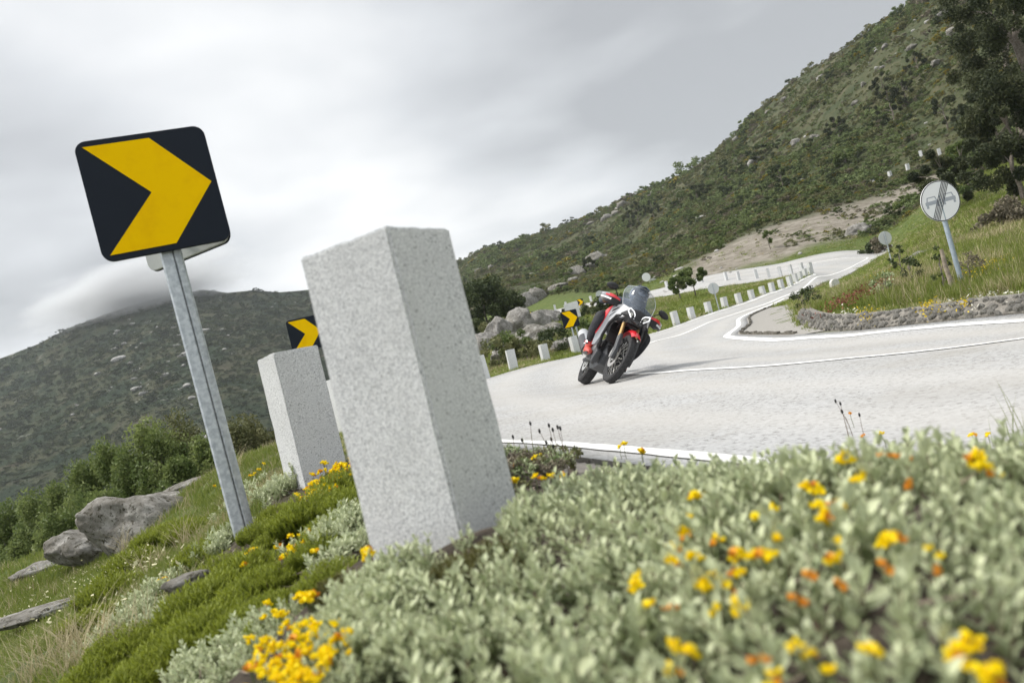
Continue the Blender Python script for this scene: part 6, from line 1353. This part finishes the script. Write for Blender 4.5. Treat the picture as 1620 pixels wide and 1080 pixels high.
rk_ = MB(); rk_.tube([(-1.45, -.12, .99), (-1.9, -.12, 1.0), (-1.93, 0, 1.0), (-1.9, .12, 1.0), (-1.45, .12, .99)], .012, 6); part(rk_, 'luggage_rack', M_blk, smooth=True)
sw = MB()
for s in (-1, 1): sw.tube([(-1.05, s * .11, .42), (-1.35, s * .115, .37), (-1.58, s * .125, .335)], [.04, .035, .03], 8)
part(sw, 'swing_arm', M_dgrey, smooth=True)
rf = MB(); rf.loft([[Vector((-1.56 + math.cos(q) * .38, y, .332 + math.sin(q) * .38)) for y in (-.09, 0, .09)] + [Vector((-1.56 + math.cos(q) * .372, y, .332 + math.sin(q) * .372)) for y in (.09, 0, -.09)] for q in np.linspace(math.radians(48), math.radians(150), 9)]); part(rf, 'rear_mudguard', M_blk)
# exhaust on the right side
ex = MB(); ex.tube([(-.58, -.06, .60), (-.50, -.10, .45), (-.60, -.13, .28), (-.95, -.20, .30), (-1.18, -.22, .42)], .028, 10); part(ex, 'exhaust_pipe', M_engine, smooth=True)
mf = MB(); mf.tube([(-1.14, -.215, .42), (-1.22, -.24, .47), (-1.68, -.29, .70), (-1.74, -.295, .73)], [.04, .078, .085, .05], 16); mo = part(mf, 'silencer', mat('brushed_steel', (.60, .61, .62), .4, metal=.5), smooth=True)
mg = MB(); mg.loft([[Vector(c) + Vector((0, -.086 * math.cos(q) * k, .092 * math.sin(q))) for q in np.linspace(-1.1, 1.1, 7)] + [Vector(c) + Vector((0, -.076 * math.cos(q) * k, .080 * math.sin(q))) for q in np.linspace(1.1, -1.1, 7)] for c, k in (((-1.14, -.225, .41), 1), ((-1.30, -.255, .51), 1.1), ((-1.48, -.275, .60), 1.1))]); part(mg, 'heat_shield', M_dgrey, mo, smooth=True)
pg = MB()
for s in (-1, 1): pg.box((-.93, s * .25, .335), (.05, .12, .025)); pg.box((-.98, s * .19, .36), (.14, .02, .10), (0, .4, 0))
part(pg, 'footpegs', M_steel, bevel=.004)
cs = MB(); cs.tube([(-.93, .12, .20), (-.98, .24, .03 + .1), (-1.05, .30, .14)], .012, 6); part(cs, 'side_stand', M_blk, smooth=True)
# handlebar, guards, mirrors
hbm = MB(); hbm.tube([(-.56, -.43, 1.105), (-.50, -.24, 1.12), (-.43, -.10, 1.07), (-.43, .10, 1.07), (-.50, .24, 1.12), (-.56, .43, 1.105)], .013, 8); hbar = part(hbm, 'handlebar', M_blk, smooth=True, xf=STEER)
for s in (-1, 1):
    part(MB().tube([(-.515, s * .29, 1.117), (-.56, s * .43, 1.105)], .018, 10), 'grip', M_blk, hbar, smooth=True, xf=STEER)
    lv = MB(); lv.tube([(-.48, s * .25, 1.11), (-.44, s * .32, 1.10), (-.47, s * .43, 1.095)], .008, 6); part(lv, 'lever', M_steel, hbar, xf=STEER)
    hg = MB(); prof = lambda u: Vector((-.40 - .13 * max(0, u - .35) ** 1.6 * 2.2, s * (.25 + .24 * u), 1.10))
    top = [prof(u) + Vector((-.01, 0, .04 + .02 * math.sin(u * 3))) for u in np.linspace(0, 1, 7)]; midl = [prof(u) + Vector((.015, 0, .012)) for u in np.linspace(0, 1, 7)]; bot = [prof(u) + Vector((-.005, 0, -.075 + .02 * u)) for u in np.linspace(0, 1, 7)]
    def strip(a, b): 
        m_ = MB(); n = len(a); V = a + b + [v + Vector((-.012, 0, 0)) for v in a] + [v + Vector((-.012, 0, 0)) for v in b]; F = []
        for i in range(n - 1): F += [(i, i + 1, n + i + 1, n + i), (2 * n + i + 1, 2 * n + i, 3 * n + i, 3 * n + i + 1), (i + 1, i, 2 * n + i, 2 * n + i + 1), (n + i, n + i + 1, 3 * n + i + 1, 3 * n + i)]
        F += [(0, n, 3 * n, 2 * n), (n - 1, 3 * n - 1, 4 * n - 1, 2 * n - 1)]; return m_.add(V, F)
    hgp = part(strip(midl, bot), 'handguard', M_blk, smooth=True, xf=STEER); part(strip(top[:6], midl[:6]), 'handguard_top', M_red, hgp, smooth=True, xf=STEER)
    part(strip([v + Vector((.002, 0, .002)) for v in top[4:]], [v + Vector((.004, 0, -.02)) for v in midl[4:]]), 'pale_end', M_silver_p, hgp, smooth=True, xf=STEER)
    wt = strip([v.lerp(b2, .25) + Vector((.003, 0, 0)) for v, b2 in zip(midl, bot)][3:], [v.lerp(b2, .55) + Vector((.003, 0, 0)) for v, b2 in zip(midl, bot)][3:]); part(wt, 'white_flash', M_white, hgp, xf=STEER)
    ms_ = MB(); ms_.tube([(-.49, s * .26, 1.12), (-.47, s * .31, 1.20), (-.47, s * .37, 1.255)], .008, 6); mr_ = part(ms_, 'mirror_arm', M_blk, hbar, smooth=True, xf=STEER)
    mm_ = MB(); secs = []
    for f, w in ((-1, .15), (-.75, .75), (-.2, 1), (.35, .95), (.8, .6), (1, .12)):
        secs.append([Vector((-.47 + math.cos(q) * .030 * w, s * (.42 + f * .085), 1.265 + math.sin(q) * .05 * w - .012 * f)) for q in np.linspace(0, 2 * math.pi, 12, endpoint=False)])
    mm_.loft(secs); part(mm_, 'mirror', M_blk, smooth=True, xf=STEER)

# ---- rider: one continuous body grown over a skeleton
rider = empty('person', (0, 0, 0), 0, 'person in grey blue jacket, black trousers and red boots riding the leaning motorcycle', 'person')
J = {'pel': (-1.02, 0, .99, .15), 'spi': (-.93, 0, 1.10, .145), 'che': (-.80, 0, 1.19, .15), 'nec': (-.70, 0, 1.25, .07), 'hd': (-.64, 0, 1.33, .09), 'hd2': (-.61, 0, 1.40, .08)}
E = [('pel', 'spi'), ('spi', 'che'), ('che', 'nec'), ('nec', 'hd'), ('hd', 'hd2')]
for s, n in ((-1, 'r'), (1, 'l')):
    J.update({'sh' + n: (-.74, s * .20, 1.20, .075), 'el' + n: (-.72, s * .45, 1.09, .055), 'wr' + n: (-.585, s * .385, 1.11, .036), 'hn' + n: (-.55, s * .365, 1.118, .034),
              'hi' + n: (-1.0, s * .11, .95, .115), 'th' + n: (-.80, s * .26, .92, .105), 'kn' + n: (-.60, s * .365, .86, .088), 'ca' + n: (-.76, s * .335, .62, .078), 'an' + n: (-.92, s * .265, .42, .045), 'to' + n: (-.76, s * .275, .36, .04)})
    E += [('che', 'sh' + n), ('sh' + n, 'el' + n), ('el' + n, 'wr' + n), ('wr' + n, 'hn' + n), ('pel', 'hi' + n), ('hi' + n, 'th' + n), ('th' + n, 'kn' + n), ('kn' + n, 'ca' + n), ('ca' + n, 'an' + n), ('an' + n, 'to' + n)]
def skin_body(J, E, root):
    ks = list(J); me = bpy.data.meshes.new('skeleton'); me.from_pydata([J[k][:3] for k in ks], [(ks.index(a), ks.index(b)) for a, b in E], []); o = bpy.data.objects.new('skeleton', me); COL.objects.link(o)
    md = o.modifiers.new('skin', 'SKIN'); 
    for k, v in zip(ks, me.skin_vertices[0].data): v.radius = (J[k][3], J[k][3]); v.use_root = k == root
    sb = o.modifiers.new('sub', 'SUBSURF'); sb.levels = sb.render_levels = 2
    dg = bpy.context.evaluated_depsgraph_get(); dg.update(); ev = o.evaluated_get(dg); r = bpy.data.meshes.new_from_object(ev); bpy.data.objects.remove(o); return r
bm_ = skin_body(J, E, 'pel'); bm_.name = 'body'; bm_.materials.clear(); bm_.materials.append(M_jacket); bm_.materials.append(M_pants)
for p in bm_.polygons:
    c = p.center; p.use_smooth = True; p.material_index = 1 if (c.z < 1.005 and c.x < -.5 and not (abs(c.y) > .33 and c.z > .98)) else 0
body = link('body', bm_, None, rider)
hl_ = MB(); hc = Vector((-.60, 0, 1.365))
hm = bmesh.new(); bmesh.ops.create_uvsphere(hm, u_segments=24, v_segments=16, radius=1)
for v in hm.verts:
    x, y, z = v.co; f = 1.0
    v.co = Vector((x * .155 * (1 + .12 * max(0, x) * (1 if z < .1 else .2)), y * .128, z * .138 if z > -.4 else (-.4 * .138 + (z + .4) * .10))) + hc
hme = bpy.data.meshes.new('helmet'); hm.to_mesh(hme); hm.free(); hme.polygons.foreach_set('use_smooth', np.ones(len(hme.polygons), bool)); hme.materials.append(M_helm); helmet = link('helmet', hme, None, rider)
vs = MB(); secs = []
for a in np.linspace(-1.15, 1.15, 11): secs.append([hc + Vector((math.cos(a) * r, math.sin(a) * r * .83, z)) for r, z in ((.166, -.055), (.168, .0), (.158, .06), (.150, .06), (.150, -.055))])
vs.loft(secs); part(vs, 'visor', M_visor, helmet, smooth=True)
pk = MB(); pk.loft([[hc + Vector((x, y, z)) for y, z in ((-w, z0 - .015), (0, z0 + .012), (w, z0 - .015), (w * .9, z0 - .024), (0, z0), (-w * .9, z0 - .024))] for x, w, z0 in ((.08, .10, .10), (.16, .095, .10), (.235, .075, .085))]); part(pk, 'helmet_peak', M_helm, helmet, smooth=True)
for k in (-1, 0, 1):
    st = MB(); st.tube([hc + Vector((math.cos(q) * .157, k * .045, math.sin(q) * .1405)) for q in np.linspace(.75, 2.2, 9)], .006, 5); part(st, 'helmet_stripe', M_blk, helmet)
for s in (-1, 1):
    # boot: shaft, foot and sole
    b = MB(); b.loft([[Vector((cx + math.cos(q) * rx, s * cy + math.sin(q) * ry, cz + tilt * math.cos(q))) for q in np.linspace(0, 2 * math.pi, 14, endpoint=False)] for cx, cy, cz, rx, ry, tilt in ((-.80, .282, .605, .085, .078, -.02), (-.85, .275, .52, .078, .070, -.02), (-.905, .268, .43, .072, .060, -.01), (-.90, .268, .385, .085, .056, 0))])
    bt = part(b, 'boot', M_boot, rider, smooth=True)
    f = MB(); f.loft([[Vector((x, s * .270 + math.cos(q) * w, z + math.sin(q) * h)) for q in np.linspace(0, 2 * math.pi, 12, endpoint=False)] for x, w, h, z in ((-1.0, .035, .035, .395), (-.95, .052, .06, .40), (-.86, .056, .06, .39), (-.76, .056, .048, .372), (-.70, .045, .036, .362), (-.675, .02, .02, .36))]); part(f, 'boot_foot', M_boot, bt, smooth=True)
    so = MB(); so.loft([[Vector((x, s * .270 + y * w, z)) for y, z in ((-1, .345), (1, .345), (1, .328), (-1, .328))] for x, w in ((-1.0, .036), (-.93, .05), (-.82, .05), (-.75, .058), (-.69, .04))]); part(so, 'sole', M_blk, bt)
    for z, r in ((.56, .088), (.49, .082)):
        st = MB(); c = Vector((-.825 - (.56 - z) * .6, s * .278, z)); st.ring([(r - .004, -.012), (r + .006, -.012), (r + .006, .012), (r - .004, .012)], c, 'z', 16); part(st, 'strap', M_red, bt)
    # gloved hand: palm, four fingers curled over the grip, thumb below it
    gp_ = Vector((-.535, s * .36, 1.112)); g = MB(); g.loft([[Vector((x, s * .36 + y * w, z + dz)) for y, dz in ((-1, .0), (-.8, .02), (.8, .02), (1, .0), (.8, -.018), (-.8, -.018))] for x, w, z in ((-.60, .034, 1.122), (-.565, .044, 1.140), (-.53, .045, 1.142))]); gl = part(g, 'glove', M_glove, rider, smooth=True)
    part(MB().tube([(-.63, s * .405, 1.105), (-.59, s * .385, 1.115)], [.052, .045], 12), 'cuff', M_glove, gl, smooth=True)
    for k, (dy, ln) in enumerate(((-.034, .92), (-.011, 1.0), (.012, .96), (.034, .80))):
        fg = MB(); y = s * (.36 + dy); fg.tube([(-.535, y, 1.140), (-.508, y, 1.140), (-.490, y, 1.122), (-.492, y, 1.098), (-.508, y, 1.085 + .01 * (1 - ln))], [.0115, .0115, .011, .0105, .009], 8); part(fg, 'finger', M_glove, gl, smooth=True)
    th = MB(); th.tube([(-.585, s * .318, 1.128), (-.555, s * .308, 1.110), (-.525, s * .312, 1.090), (-.505, s * .325, 1.082)], [.0135, .0125, .0115, .0095], 8); part(th, 'thumb', M_glove, gl, smooth=True)
# set both down on the road: the tyres touch it
M0 = frame(Vector((fp.x, fp.y, fp.z))); 
def lowest(xc, R, hw):
    q = np.linspace(0, 2 * math.pi, 120); best = 1e9
    for s in np.linspace(-1, 1, 15):
        rr = R - hw * .95 + hw * .95 * max(0, math.cos(s * 1.45)) ** .8; z = [(M0 @ Vector((xc + math.cos(a) * rr, hw * math.sin(s * 1.45), R + math.sin(a) * rr))) for a in q]
        for v in z: best = min(best, v.z - (h1(v.x, v.y) + .022))
    return best
_d = [lowest(0, .345, .052), lowest(-1.56, .332, .082)]
# tip fore and aft by the difference so both tyres stand on the asphalt
_pit = math.atan2(_d[1] - _d[0], 1.56)
M0 = Matrix.Translation((0, 0, -_d[0])) @ Matrix.Translation(fp) @ Matrix.Rotation(-_pit, 4, lf) @ Matrix.Translation(-fp) @ M0
bike.matrix_world = M0; rider.matrix_world = M0
